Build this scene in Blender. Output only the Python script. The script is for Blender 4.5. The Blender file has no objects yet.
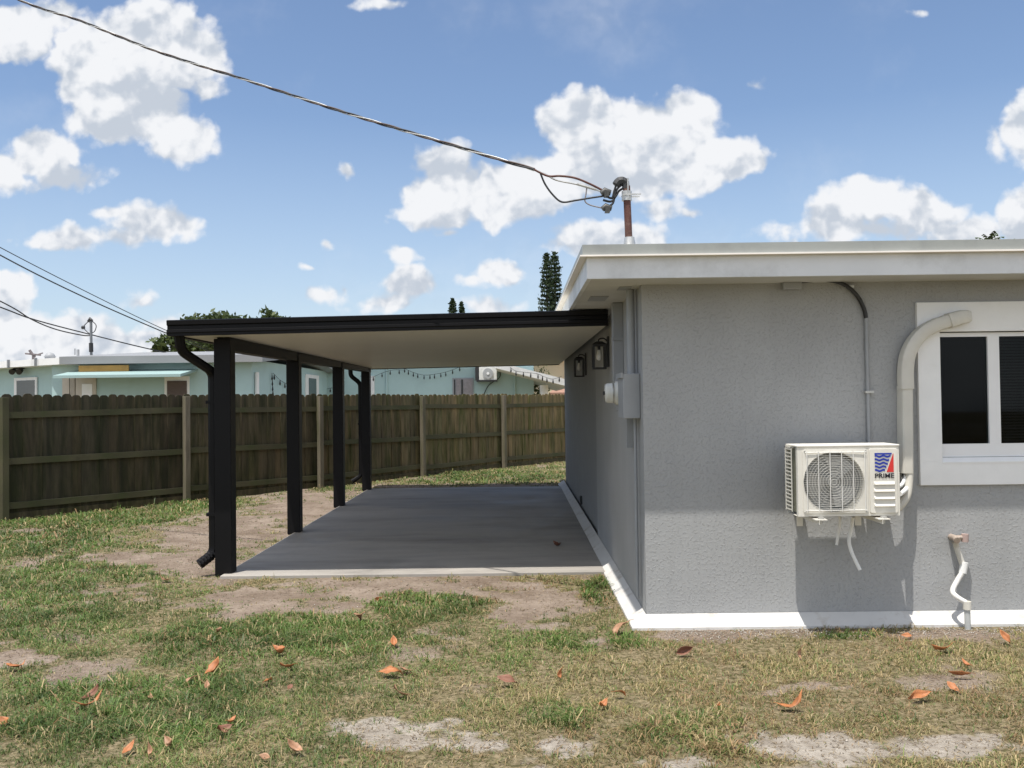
import bpy, math, random
import numpy as np
from mathutils import Vector, Matrix
R = math.radians
random.seed(7)
rng = np.random.default_rng(11)
sc = bpy.context.scene
col = sc.collection

# ------------------------------------------------------------------ camera
F = 900.0; W, H = 1024, 768; CZ = 1.58; VX, VY = 516.0, 402.0; ROLL = 0.0125
yc = Vector(((VX-512)/F, -(VY-384)/F, -1)).normalized()
up = Vector((-math.sin(ROLL), math.cos(ROLL), 0)); zc = (up - yc*up.dot(yc)).normalized()
xc = yc.cross(zc).normalized()
M = Matrix((xc, yc, zc)).transposed()          # world -> camera
Rcw = M.transposed()
cam = bpy.data.cameras.new('camera'); camo = bpy.data.objects.new('camera', cam); col.objects.link(camo)
camo.matrix_world = Matrix.Translation((0, 0, CZ)) @ Rcw.to_4x4()
cam.sensor_width = 36; cam.lens = 36*F/W; cam.clip_end = 3000; cam.clip_start = 0.05
sc.camera = camo
sc.render.resolution_x = W; sc.render.resolution_y = H
sc.view_settings.view_transform = 'Standard'; sc.view_settings.look = 'None'; sc.view_settings.gamma = 1
sc.view_settings.exposure = 0.5
sc.cycles.max_bounces = 7; sc.cycles.diffuse_bounces = 4; sc.cycles.transparent_max_bounces = 12

def ray(px, py):
    return (Rcw @ Vector(((px-512)/F, -(py-384)/F, -1)))
def P(px, py, D):                                # the point at depth Y=D seen at a pixel
    d = ray(px, py); return Vector((d.x*D/d.y, D, CZ + d.z*D/d.y))
def G(px, py, z=0.0):                            # the ground point seen at a pixel
    d = ray(px, py); t = (z-CZ)/d.z; return Vector((d.x*t, d.y*t, z))
def PX(px, py, X):                               # the point on plane x=X
    d = ray(px, py); t = X/d.x; return Vector((X, d.y*t, CZ + d.z*t))
Mn = np.array(M)
def proj(x, y, z):
    v = np.stack([x, y, z-CZ]); c = Mn @ v.reshape(3, -1)
    w = np.maximum(-c[2], 1e-3)
    return (512 + F*c[0]/w).reshape(np.shape(x)), (384 - F*c[1]/w).reshape(np.shape(x))

# ------------------------------------------------------------------ sun and sky
SUN = Vector((-0.65, -1.0, 3.9)).normalized()
sl = bpy.data.lights.new('sun', 'SUN'); sl.energy = 4.0; sl.angle = R(0.53); sl.color = (1.0, 0.955, 0.89)
so = bpy.data.objects.new('sun', sl); col.objects.link(so)
so.rotation_euler = SUN.to_track_quat('Z', 'Y').to_euler(); so.location = (0, -5, 30)

world = bpy.data.worlds.new('World'); sc.world = world; world.use_nodes = True
nt = world.node_tree; N = nt.nodes; L = nt.links; N.clear()
def wn(t, **k):
    n = N.new(t)
    for a, b in k.items(): setattr(n, a, b)
    return n
def wmath(op, a, b=None, c=None, clamp=False):
    n = N.new('ShaderNodeMath'); n.operation = op; n.use_clamp = clamp
    for i, v in enumerate((a, b, c)):
        if v is None: continue
        if isinstance(v, (int, float)): n.inputs[i].default_value = v
        else: L.new(v, n.inputs[i])
    return n.outputs[0]
sky = wn('ShaderNodeTexSky', sky_type='NISHITA', sun_disc=False)
sky.sun_elevation = math.asin(SUN.z); sky.sun_rotation = math.atan2(SUN.x, SUN.y) % (2*math.pi)
sky.air_density = 1.0; sky.dust_density = 0.6; sky.ozone_density = 1.6; sky.altitude = 5
tc = wn('ShaderNodeTexCoord'); sep = wn('ShaderNodeSeparateXYZ'); L.new(tc.outputs['Generated'], sep.inputs[0])
ysafe = wmath('MAXIMUM', sep.outputs[1], 0.05)
u = wmath('DIVIDE', sep.outputs[0], ysafe); v = wmath('DIVIDE', sep.outputs[2], ysafe)
uv = wn('ShaderNodeCombineXYZ'); L.new(u, uv.inputs[0]); L.new(v, uv.inputs[1])
def wnoise(scale, detail, rough, offset=(0, 0, 0), dist=0.0):
    mp = wn('ShaderNodeVectorMath', operation='ADD'); L.new(uv.outputs[0], mp.inputs[0]); mp.inputs[1].default_value = offset
    n = wn('ShaderNodeTexNoise', noise_dimensions='3D'); L.new(mp.outputs[0], n.inputs['Vector'])
    n.inputs['Scale'].default_value = scale; n.inputs['Detail'].default_value = detail; n.inputs['Roughness'].default_value = rough
    n.inputs['Distortion'].default_value = dist
    return n
# warp the coordinates a little so that no blob keeps a round edge
w1 = wnoise(9, 4, 0.6)
wsub = wn('ShaderNodeVectorMath', operation='SUBTRACT'); L.new(w1.outputs['Color'], wsub.inputs[0]); wsub.inputs[1].default_value = (.5, .5, .5)
wma = wn('ShaderNodeVectorMath', operation='MULTIPLY_ADD'); L.new(wsub.outputs[0], wma.inputs[0]); wma.inputs[1].default_value = (.060, .045, 0); L.new(uv.outputs[0], wma.inputs[2])
warped = wma.outputs[0]
def blobs(lst, vec):
    f = None
    for (px, py, rx, ry) in lst:
        d = ray(px, py); cu, cv = d.x/d.y, d.z/d.y
        m = wn('ShaderNodeVectorMath', operation='MULTIPLY_ADD'); L.new(vec, m.inputs[0])
        su, sv = F/rx, F/ry
        m.inputs[1].default_value = (su, sv, 0); m.inputs[2].default_value = (-cu*su, -cv*sv, 0)
        ln = wn('ShaderNodeVectorMath', operation='LENGTH'); L.new(m.outputs[0], ln.inputs[0])
        k = min(rx, ry)/30.0
        o = wmath('MULTIPLY', wmath('SUBTRACT', 1.0, ln.outputs['Value']), min(1.3, max(.35, k)))
        f = o if f is None else wmath('SMOOTH_MAX', f, o, 0.12)
    return f
CL = [(140,38,76,50),(115,80,62,46),(185,58,46,44),(130,112,72,38),(185,138,50,26),(80,50,34,34),(206,95,26,24),
      (38,150,48,28),(60,178,56,18),(0,165,30,26),(8,28,60,36),(52,12,40,20),
      (58,241,52,19),(150,222,44,25),(182,222,28,18),(130,238,30,15),(110,213,18,9),(2,300,34,38),(50,338,95,30),(130,345,110,24),(170,325,40,14),(20,285,22,20),
      (445,195,52,38),(500,195,55,36),(445,170,34,34),(420,212,42,20),(540,180,60,34),
      (585,125,52,42),(640,130,60,46),(692,118,42,34),(710,160,58,28),(748,162,30,16),(650,165,80,36),(590,165,60,36),(600,238,74,24),(662,207,34,13),(560,242,36,14),(690,208,12,6),
      (500,274,34,20),(474,280,20,10),(323,295,30,14),(345,290,12,9),(390,302,40,14),(405,288,34,18),(425,285,20,9),(500,309,46,10),(400,308,60,10),(395,258,16,9),(330,248,9,6),(345,171,11,8),(310,270,10,5),
      (868,200,46,30),(835,222,50,24),(925,212,50,26),(965,228,50,22),(870,232,110,18),(1020,222,26,40),(1020,128,24,42),(1002,140,14,26),
      (750,84,26,11),(918,12,12,7),(388,0,46,8),(448,233,16,6),(140,300,22,14),(788,243,10,8)]
field = blobs(CL, warped)
nA = wnoise(11, 9, 0.62, (3.1, 1.7, 0)); nB = wnoise(11, 9, 0.62, (3.1+.012, 1.7+.030, 0))
def wvor(scale, off, vec):
    mp = wn('ShaderNodeVectorMath', operation='ADD'); L.new(vec, mp.inputs[0]); mp.inputs[1].default_value = off
    n = wn('ShaderNodeTexVoronoi', feature='SMOOTH_F1', voronoi_dimensions='2D'); L.new(mp.outputs[0], n.inputs['Vector']); n.inputs['Scale'].default_value = scale; n.inputs['Smoothness'].default_value = .35
    n.inputs['Detail'].default_value = 2; n.inputs['Roughness'].default_value = .55; n.inputs['Lacunarity'].default_value = 2.3
    return n.outputs['Distance']
vA = wvor(17, (0, 0, 0), warped); vB = wvor(17, (-.006, .017, 0), warped)
f2 = wmath('MULTIPLY_ADD', wmath('SUBTRACT', nA.outputs['Fac'], 0.5), 1.05, field)
f2 = wmath('MULTIPLY_ADD', wmath('SUBTRACT', 0.80, vA), 0.40, f2)
mr = wn('ShaderNodeMapRange', interpolation_type='SMOOTHSTEP'); L.new(f2, mr.inputs['Value'])
mr.inputs['From Min'].default_value = 0.02; mr.inputs['From Max'].default_value = 0.34
# a far veil low on the sky and unseen clouds in the other directions, thickened and brightened to raise ambient light
haze = wn('ShaderNodeMapRange'); L.new(sep.outputs[2], haze.inputs['Value']); haze.inputs['From Min'].default_value = 0.30; haze.inputs['From Max'].default_value = 0.0
haze.inputs['To Min'].default_value = 0.0; haze.inputs['To Max'].default_value = 0.62
front = wn('ShaderNodeMapRange'); L.new(sep.outputs[1], front.inputs['Value']); front.inputs['From Min'].default_value = 0.25; front.inputs['From Max'].default_value = 0.45
g = wn('ShaderNodeTexNoise'); L.new(tc.outputs['Generated'], g.inputs['Vector']); g.inputs['Scale'].default_value = 3.2; g.inputs['Detail'].default_value = 7; g.inputs['Roughness'].default_value = .58
gm = wn('ShaderNodeMapRange', interpolation_type='SMOOTHSTEP'); L.new(g.outputs['Fac'], gm.inputs['Value']); gm.inputs['From Min'].default_value = .44; gm.inputs['From Max'].default_value = .58
gback = wmath('MULTIPLY', gm.outputs[0], wmath('SUBTRACT', 1.0, front.outputs[0]))
mask = wmath('MAXIMUM', wmath('MULTIPLY', mr.outputs[0], front.outputs[0]), gback)
wisp = wnoise(3.2, 6, .6, (9, 4, 0)); wm = wn('ShaderNodeMapRange', interpolation_type='SMOOTHSTEP'); L.new(wisp.outputs['Fac'], wm.inputs['Value'])
wm.inputs['From Min'].default_value = .50; wm.inputs['From Max'].default_value = .80; wm.inputs['To Max'].default_value = .30
mask = wmath('MAXIMUM', mask, wm.outputs[0])
# lit tops, grey bellies: the clouds' own relief lit from above
emb = wmath('SUBTRACT', nA.outputs['Fac'], nB.outputs['Fac'])
belly = blobs([(150,105,75,38),(60,178,60,20),(450,222,70,24),(520,215,70,22),(640,172,90,24),(610,245,60,12),(865,228,90,16),(925,235,70,10),(70,248,44,9),(155,238,36,9),(1015,150,22,24),(0,40,60,20),(500,284,26,9),(700,178,50,14)], warped)
sh = wmath('ADD', wmath('MULTIPLY', emb, 2.4), wmath('MULTIPLY', wmath('MINIMUM', wmath('MAXIMUM', belly, 0.0), 0.55), -0.62))
sh = wmath('ADD', sh, wmath('MULTIPLY', wmath('SUBTRACT', vB, vA), 1.1))
sh = wmath('ADD', sh, wmath('MULTIPLY', wmath('SUBTRACT', wnoise(6, 5, .6, (1, 8, 2)).outputs['Fac'], .5), .9))
shr = wn('ShaderNodeMapRange', interpolation_type='SMOOTHSTEP'); L.new(sh, shr.inputs['Value']); shr.inputs['From Min'].default_value = -0.62; shr.inputs['From Max'].default_value = 0.26
cc = wn('ShaderNodeMix', data_type='RGBA'); L.new(shr.outputs[0], cc.inputs[0])
cc.inputs[6].default_value = (.40, .44, .50, 1); cc.inputs[7].default_value = (.64, .65, .67, 1)
skm = wn('ShaderNodeMix', data_type='RGBA', blend_type='MULTIPLY'); skm.inputs[0].default_value = 1
SKYS = 0.10
L.new(sky.outputs[0], skm.inputs[6]); skm.inputs[7].default_value = (SKYS*1.04, SKYS*1.04, SKYS*1.07, 1)
hz = wn('ShaderNodeMix', data_type='RGBA'); L.new(haze.outputs[0], hz.inputs[0]); L.new(skm.outputs[2], hz.inputs[6]); hz.inputs[7].default_value = (.43, .51, .61, 1)
cb_ = wn('ShaderNodeMix', data_type='RGBA'); L.new(front.outputs[0], cb_.inputs[0]); cb_.inputs[6].default_value = (1.0, 1.0, 1.0, 1); L.new(cc.outputs[2], cb_.inputs[7])
cm = wn('ShaderNodeMix', data_type='RGBA'); L.new(mask, cm.inputs[0]); L.new(hz.outputs[2], cm.inputs[6]); L.new(cb_.outputs[2], cm.inputs[7])
bg = wn('ShaderNodeBackground'); L.new(cm.outputs[2], bg.inputs[0]); bg.inputs[1].default_value = 1.0
wo = wn('ShaderNodeOutputWorld'); L.new(bg.outputs[0], wo.inputs[0])
world.cycles.sampling_method = 'MANUAL'; world.cycles.sample_map_resolution = 512

# ------------------------------------------------------------------ helpers
def tag(o, label=None, cat=None, group=None, kind=None):
    if label: o['label'] = label
    if cat: o['category'] = cat
    if group: o['group'] = group
    if kind: o['kind'] = kind
    return o
def empty(name, loc, label=None, cat=None, group=None, kind=None):
    o = bpy.data.objects.new(name, None); col.objects.link(o); o.location = loc; o.empty_display_size = .1
    return tag(o, label, cat, group, kind)
class MB:
    def __init__(s): s.v = []; s.f = []; s.sm = []
    def add(s, vs, fs, smooth=False):
        b = len(s.v); s.v += [tuple(p) for p in vs]; s.f += [tuple(i+b for i in f) for f in fs]; s.sm += [smooth]*len(fs); return s
    def hexa(s, p):   # p: 4 bottom (ccw), 4 top
        return s.add(p, [(3,2,1,0),(4,5,6,7),(0,1,5,4),(1,2,6,5),(2,3,7,6),(3,0,4,7)])
    def box(s, x0, x1, y0, y1, z0, z1):
        return s.hexa([(x0,y0,z0),(x1,y0,z0),(x1,y1,z0),(x0,y1,z0),(x0,y0,z1),(x1,y0,z1),(x1,y1,z1),(x0,y1,z1)])
    def obox(s, c, ux, hx, uy, hy, z0, z1):  # box along unit ground directions ux, uy about c
        c = Vector(c); ux = Vector(ux); uy = Vector(uy); pts = []
        for z in (z0, z1):
            for a, b in ((-1,-1),(1,-1),(1,1),(-1,1)):
                q = c + ux*hx*a + uy*hy*b; pts.append((q.x, q.y, z))
        return s.hexa(pts)
    def tube(s, path, r, n=10, smooth=True, cap=True, flat=1.0):
        path = [Vector(p) for p in path]; rr = r if hasattr(r, '__len__') else [r]*len(path)
        vs = []; fs = []; ref = None
        for i, p in enumerate(path):
            d = (path[min(i+1, len(path)-1)] - path[max(i-1, 0)]).normalized()
            if ref is None:
                ref = Vector((0,1,0)) if abs(d.y) < .9 else Vector((1,0,0))
            a = (ref - d*ref.dot(d)).normalized(); ref = a; b = d.cross(a)
            for k in range(n):
                t = 2*math.pi*(k+.5)/n; vs.append(p + a*math.cos(t)*rr[i]*flat + b*math.sin(t)*rr[i])
        for i in range(len(path)-1):
            for k in range(n): fs.append((i*n+k, i*n+(k+1)%n, (i+1)*n+(k+1)%n, (i+1)*n+k))
        s.add(vs, fs, smooth)
        if cap:
            m = len(path)-1
            s.add([vs[k] for k in range(n)], [tuple(reversed(range(n)))]); s.add([vs[m*n+k] for k in range(n)], [tuple(range(n))])
        return s
    def disc(s, c, ax, r, h, n=24, smooth=True):   # short cylinder from c along ax
        ax = Vector(ax).normalized(); return s.tube([Vector(c), Vector(c)+ax*h], r, n, smooth)
    def profile_x(s, prof, pa, pb, closed=True):    # prof: (dy,dz) list, swept from pa to pb
        n = len(prof); vs = [(pa[0], pa[1]+a, pa[2]+b) for a, b in prof] + [(pb[0], pb[1]+a, pb[2]+b) for a, b in prof]
        fs = [(i, (i+1) % n, n+(i+1) % n, n+i) for i in range(n)]
        s.add(vs, fs + [tuple(reversed(range(n))), tuple(range(n, 2*n))]); return s
    def sweep(s, prof, pa, pb, side):               # prof: (offset along side, dz)
        pa = Vector(pa); pb = Vector(pb); side = Vector(side); n = len(prof)
        vs = [pa+side*a+Vector((0,0,b)) for a, b in prof] + [pb+side*a+Vector((0,0,b)) for a, b in prof]
        s.add(vs, [(i, (i+1) % n, n+(i+1) % n, n+i) for i in range(n)] + [tuple(reversed(range(n))), tuple(range(n, 2*n))]); return s
    def build(s, name, mat, parent=None, bevel=0, seg=2, fix=True):
        me = bpy.data.meshes.new(name); me.from_pydata(s.v, [], s.f); me.polygons.foreach_set('use_smooth', s.sm); me.update()
        if fix:
            import bmesh
            bm = bmesh.new(); bm.from_mesh(me); bmesh.ops.recalc_face_normals(bm, faces=bm.faces[:]); bm.to_mesh(me); bm.free()
        o = bpy.data.objects.new(name, me); col.objects.link(o)
        for m in (mat if isinstance(mat, (list, tuple)) else [mat]): me.materials.append(m)
        if parent:
            o.parent = parent
            acc = Vector((0,0,0)); p = parent
            while p: acc += p.location; p = p.parent
            for vv in me.vertices: vv.co -= acc
        if bevel:
            b = o.modifiers.new('bevel', 'BEVEL'); b.width = bevel; b.segments = seg; b.limit_method = 'ANGLE'; b.angle_limit = R(40)
            b.harden_normals = False
        return o
def smooth_path(pts, n=8):
    pts = [Vector(p) for p in pts]; out = []
    for i in range(len(pts)-1):
        p0 = pts[max(i-1,0)]; p1 = pts[i]; p2 = pts[i+1]; p3 = pts[min(i+2, len(pts)-1)]
        for k in range(n):
            t = k/n
            out.append(.5*((2*p1)+(p2-p0)*t+(2*p0-5*p1+4*p2-p3)*t*t+(3*p1-p0-3*p2+p3)*t**3))
    return out+[pts[-1]]
def copy_tree(o, parent=None):
    c = o.copy(); col.objects.link(c); c.parent = parent
    for ch in [x for x in o.children]: copy_tree(ch, c)
    return c

# ------------------------------------------------------------------ materials
def mat(name, color, rough=.6, var=.12, scale=6, bump=0, bscale=60, metal=0, spec=.5, c2=None, c2scale=1.2, c2lo=.5, c2hi=.7, stretch=None, detail=6, attr=None, coat=0):
    m = bpy.data.materials.new(name); m.use_nodes = True; t = m.node_tree; n = t.nodes; l = t.links
    b = n['Principled BSDF']; b.inputs['Roughness'].default_value = rough; b.inputs['Metallic'].default_value = metal
    b.inputs['Specular IOR Level'].default_value = spec; b.inputs['Coat Weight'].default_value = coat
    tc = n.new('ShaderNodeTexCoord'); src = tc.outputs['Object']
    if stretch:
        mp = n.new('ShaderNodeMapping'); mp.inputs['Scale'].default_value = stretch; l.new(src, mp.inputs[0]); src = mp.outputs[0]
    no = n.new('ShaderNodeTexNoise'); no.inputs['Scale'].default_value = scale; no.inputs['Detail'].default_value = detail; no.inputs['Roughness'].default_value = .6; l.new(src, no.inputs['Vector'])
    mr = n.new('ShaderNodeMapRange'); mr.inputs['From Min'].default_value = .3; mr.inputs['From Max'].default_value = .7; mr.inputs['To Min'].default_value = 1-var; mr.inputs['To Max'].default_value = 1+var
    l.new(no.outputs['Fac'], mr.inputs['Value'])
    mx = n.new('ShaderNodeMix'); mx.data_type = 'RGBA'; mx.blend_type = 'MULTIPLY'; mx.inputs[0].default_value = 1
    base = None
    if c2:
        n2 = n.new('ShaderNodeTexNoise'); n2.inputs['Scale'].default_value = c2scale; n2.inputs['Detail'].default_value = 8; n2.inputs['Roughness'].default_value = .65; l.new(src, n2.inputs['Vector'])
        r2 = n.new('ShaderNodeMapRange'); r2.inputs['From Min'].default_value = c2lo; r2.inputs['From Max'].default_value = c2hi; l.new(n2.outputs['Fac'], r2.inputs['Value'])
        m2 = n.new('ShaderNodeMix'); m2.data_type = 'RGBA'; l.new(r2.outputs[0], m2.inputs[0]); m2.inputs[6].default_value = (*color, 1); m2.inputs[7].default_value = (*c2, 1); base = m2.outputs[2]
    if attr:
        at = n.new('ShaderNodeAttribute'); at.attribute_name = attr
        ma = n.new('ShaderNodeMix'); ma.data_type = 'RGBA'; ma.blend_type = 'MULTIPLY'; ma.inputs[0].default_value = 1
        if base: l.new(base, ma.inputs[6])
        else: ma.inputs[6].default_value = (*color, 1)
        l.new(at.outputs['Color'], ma.inputs[7]); base = ma.outputs[2]
    if base: l.new(base, mx.inputs[6])
    else: mx.inputs[6].default_value = (*color, 1)
    l.new(mr.outputs[0], mx.inputs[7]); l.new(mx.outputs[2], b.inputs['Base Color'])
    if bump:
        nb = n.new('ShaderNodeTexNoise'); nb.inputs['Scale'].default_value = bscale; nb.inputs['Detail'].default_value = 5; l.new(src, nb.inputs['Vector'])
        bp = n.new('ShaderNodeBump'); bp.inputs['Strength'].default_value = min(1, bump); bp.inputs['Distance'].default_value = .004*max(1, bump); l.new(nb.outputs['Fac'], bp.inputs['Height']); l.new(bp.outputs[0], b.inputs['Normal'])
    return m

def stucco_mat():
    m = bpy.data.materials.new('grey_stucco'); m.use_nodes = True; t = m.node_tree; n = t.nodes; l = t.links
    b = n['Principled BSDF']; b.inputs['Roughness'].default_value = .75; b.inputs['Specular IOR Level'].default_value = .3
    tc = n.new('ShaderNodeTexCoord'); src = tc.outputs['Object']
    # trowelled stucco: worn-down plateaus with ragged rims and pits
    d = n.new('ShaderNodeTexNoise'); d.inputs['Scale'].default_value = 22; d.inputs['Detail'].default_value = 9; d.inputs['Roughness'].default_value = .70; d.inputs['Distortion'].default_value = .35; l.new(src, d.inputs['Vector'])
    r1 = n.new('ShaderNodeMapRange'); r1.interpolation_type = 'SMOOTHSTEP'; r1.inputs['From Min'].default_value = .56; r1.inputs['From Max'].default_value = .72; l.new(d.outputs['Fac'], r1.inputs['Value'])
    d2 = n.new('ShaderNodeTexNoise'); d2.inputs['Scale'].default_value = 55; d2.inputs['Detail'].default_value = 5; d2.inputs['Roughness'].default_value = .65; d2.inputs['Distortion'].default_value = .2; l.new(src, d2.inputs['Vector'])
    r2 = n.new('ShaderNodeMapRange'); r2.interpolation_type = 'SMOOTHSTEP'; r2.inputs['From Min'].default_value = .50; r2.inputs['From Max'].default_value = .68; l.new(d2.outputs['Fac'], r2.inputs['Value'])
    v = n.new('ShaderNodeTexNoise'); v.inputs['Scale'].default_value = 1.6; v.inputs['Detail'].default_value = 5; l.new(src, v.inputs['Vector'])
    # a heavier dash on the lower band of the wall, smoother work above
    a = n.new('ShaderNodeMath'); a.operation = 'MULTIPLY_ADD'; l.new(r2.outputs[0], a.inputs[0]); a.inputs[1].default_value = 1.8; l.new(r1.outputs[0], a.inputs[2])
    a2 = n.new('ShaderNodeMath'); a2.operation = 'MULTIPLY_ADD'; l.new(d.outputs['Fac'], a2.inputs[0]); a2.inputs[1].default_value = 1.2; l.new(a.outputs[0], a2.inputs[2])
    bp = n.new('ShaderNodeBump'); bp.inputs['Strength'].default_value = .8; bp.inputs['Distance'].default_value = .0015; l.new(a2.outputs[0], bp.inputs['Height']); l.new(bp.outputs[0], b.inputs['Normal'])
    mr = n.new('ShaderNodeMapRange'); mr.inputs['From Min'].default_value = .3; mr.inputs['From Max'].default_value = .7; mr.inputs['To Min'].default_value = .93; mr.inputs['To Max'].default_value = 1.06; l.new(v.outputs['Fac'], mr.inputs['Value'])
    st = n.new('ShaderNodeMapping'); st.inputs['Scale'].default_value = (9, 9, .7); l.new(src, st.inputs[0])
    sn = n.new('ShaderNodeTexNoise'); sn.inputs['Scale'].default_value = 1; sn.inputs['Detail'].default_value = 5; l.new(st.outputs[0], sn.inputs['Vector'])
    sr = n.new('ShaderNodeMapRange'); sr.inputs['From Min'].default_value = .55; sr.inputs['From Max'].default_value = .8; sr.inputs['To Min'].default_value = 1; sr.inputs['To Max'].default_value = .94; l.new(sn.outputs['Fac'], sr.inputs['Value'])
    mm = n.new('ShaderNodeMath'); mm.operation = 'MULTIPLY'; l.new(mr.outputs[0], mm.inputs[0]); l.new(sr.outputs[0], mm.inputs[1])
    pit = n.new('ShaderNodeMath'); pit.operation = 'MULTIPLY_ADD'; l.new(r1.outputs[0], pit.inputs[0]); pit.inputs[1].default_value = .0; pit.inputs[2].default_value = 1.0
    mm2 = n.new('ShaderNodeMath'); mm2.operation = 'MULTIPLY'; l.new(mm.outputs[0], mm2.inputs[0]); l.new(pit.outputs[0], mm2.inputs[1])
    mx = n.new('ShaderNodeMix'); mx.data_type = 'RGBA'; mx.blend_type = 'MULTIPLY'; mx.inputs[0].default_value = 1; mx.inputs[6].default_value = (.345, .350, .350, 1)
    l.new(mm2.outputs[0], mx.inputs[7]); l.new(mx.outputs[2], b.inputs['Base Color'])
    return m
M_ = dict(
    stucco=stucco_mat(),
    white=mat('white_paint', (.80, .80, .79), .5, .04, 5, .25, 70, c2=(.68, .66, .62), c2scale=2.2, c2lo=.6, c2hi=.85),
    strip=mat('white_masonry_paint', (.56, .55, .525), .7, .06, 5, .5, 40, c2=(.36, .31, .25), c2scale=7, c2lo=.55, c2hi=.78),
    fascia=mat('fascia_paint', (.66, .675, .69), .5, .05, 3, .15, 60, c2=(.44, .45, .45), c2scale=1.4),
    gravelstop=mat('gravel_stop_metal', (.30, .315, .30), .45, .08, 3, .15, 60, c2=(.24, .25, .24), c2scale=2),
    drip=mat('drip_edge_white', (.85, .80, .74), .4, .05, 5),
    soffit=mat('soffit_paint', (.50, .50, .485), .7, .08, 3, .3, 60),
    bronze=mat('dark_bronze_aluminium', (.0050, .0048, .0055), .48, .15, 4, 0, 60, spec=.18),
    panel=mat('cream_roof_panel', (.62, .60, .52), .42, .03, 1.0),
    membrane=mat('roof_membrane', (.55, .55, .53), .8, .1, 2),
    vinyl=mat('white_vinyl', (.78, .78, .78), .35, .02, 5),
    acpaint=mat('cream_enamel', (.68, .655, .585), .42, .05, 7, c2=(.58, .54, .45), c2scale=4, c2lo=.58, c2hi=.8),
    actop=mat('cream_enamel_top', (.70, .68, .62), .5, .04, 7),
    wire=mat('grille_wire', (.50, .49, .45), .5, .05, 9),
    dark=mat('dark_interior', (.02, .02, .02), .8, .1, 5),
    fan=mat('fan_plastic', (.18, .18, .17), .45, .1, 5),
    fins=mat('aluminium_fins', (.22, .22, .16), .4, .3, 60, metal=.3),
    duct=mat('beige_line_cover', (.58, .56, .50), .5, .05, 6, c2=(.48, .45, .39), c2scale=3, c2lo=.55, c2hi=.75),
    insul=mat('white_insulation', (.78, .78, .76), .7, .05, 12, .4, 60),
    steel=mat('galvanised_steel', (.50, .50, .48), .4, .2, 20, metal=.6),
    black=mat('black_rubber', (.018, .018, .019), .5, .1, 8),
    greypaint=mat('grey_paint', (.30, .31, .32), .55, .06, 6),
    rust=mat('rusty_brown_pipe', (.10, .038, .028), .7, .3, 14, .3, 60, c2=(.20, .13, .10), c2scale=9),
    brass=mat('aged_brass', (.44, .36, .30), .5, .2, 30, metal=.3),
    pvc=mat('pale_pvc', (.60, .58, .52), .45, .1, 10, c2=(.42, .38, .30), c2scale=7),
    concrete=None, teal=mat('pale_turquoise_paint', (.41, .56, .56), .7, .05, 1.5, .3, 40, c2=(.38, .52, .52), c2scale=.8),
    tealpale=mat('faded_turquoise_metal', (.30, .42, .41), .5, .05, 2),
    ochre=mat('ochre_board', (.36, .20, .05), .7, .2, 4),
    beige=mat('beige_door_paint', (.52, .47, .40), .6, .06, 4),
    brown=mat('brown_shutter', (.10, .07, .06), .6, .15, 10, stretch=(1, 1, 8)),
    greyshut=mat('grey_shutter', (.27, .25, .26), .6, .15, 10),
    glassdark=mat('dark_window_glass', (.03, .04, .04), .08, .1, 2, spec=.6),
    tan=mat('tan_house_paint', (.50, .43, .28), .7, .05, 1.5),
    tile=mat('terracotta_roof', (.30, .17, .12), .8, .2, 8),
    bark=mat('tree_bark', (.10, .075, .055), .9, .3, 12, .8, 30),
)
def concrete_mat():
    m = mat('smooth_concrete', (.36, .335, .30), .6, .09, 2.2, .3, 120, c2=(.22, .205, .185), c2scale=.9, c2lo=.46, c2hi=.72, stretch=(.45, 1.7, 1))
    t = m.node_tree; n = t.nodes; l = t.links; b = n['Principled BSDF']; src = b.inputs['Base Color'].links[0].from_socket
    tc = n.new('ShaderNodeTexCoord'); q = n.new('ShaderNodeTexNoise'); q.inputs['Scale'].default_value = 1.1; q.inputs['Detail'].default_value = 9; q.inputs['Roughness'].default_value = .7; q.inputs['Distortion'].default_value = .8; l.new(tc.outputs['Object'], q.inputs['Vector'])
    rr = n.new('ShaderNodeMapRange'); rr.inputs['From Min'].default_value = .52; rr.inputs['From Max'].default_value = .66; rr.inputs['To Min'].default_value = 1; rr.inputs['To Max'].default_value = .74; l.new(q.outputs['Fac'], rr.inputs['Value'])
    mx = n.new('ShaderNodeMix'); mx.data_type = 'RGBA'; mx.blend_type = 'MULTIPLY'; mx.inputs[0].default_value = 1; l.new(src, mx.inputs[6]); l.new(rr.outputs[0], mx.inputs[7]); l.new(mx.outputs[2], b.inputs['Base Color'])
    r2 = n.new('ShaderNodeMapRange'); r2.inputs['From Min'].default_value = .35; r2.inputs['From Max'].default_value = .7; r2.inputs['To Min'].default_value = .75; r2.inputs['To Max'].default_value = .42; l.new(q.outputs['Fac'], r2.inputs['Value']); l.new(r2.outputs[0], b.inputs['Roughness'])
    return m
M_['concrete'] = concrete_mat()

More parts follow.
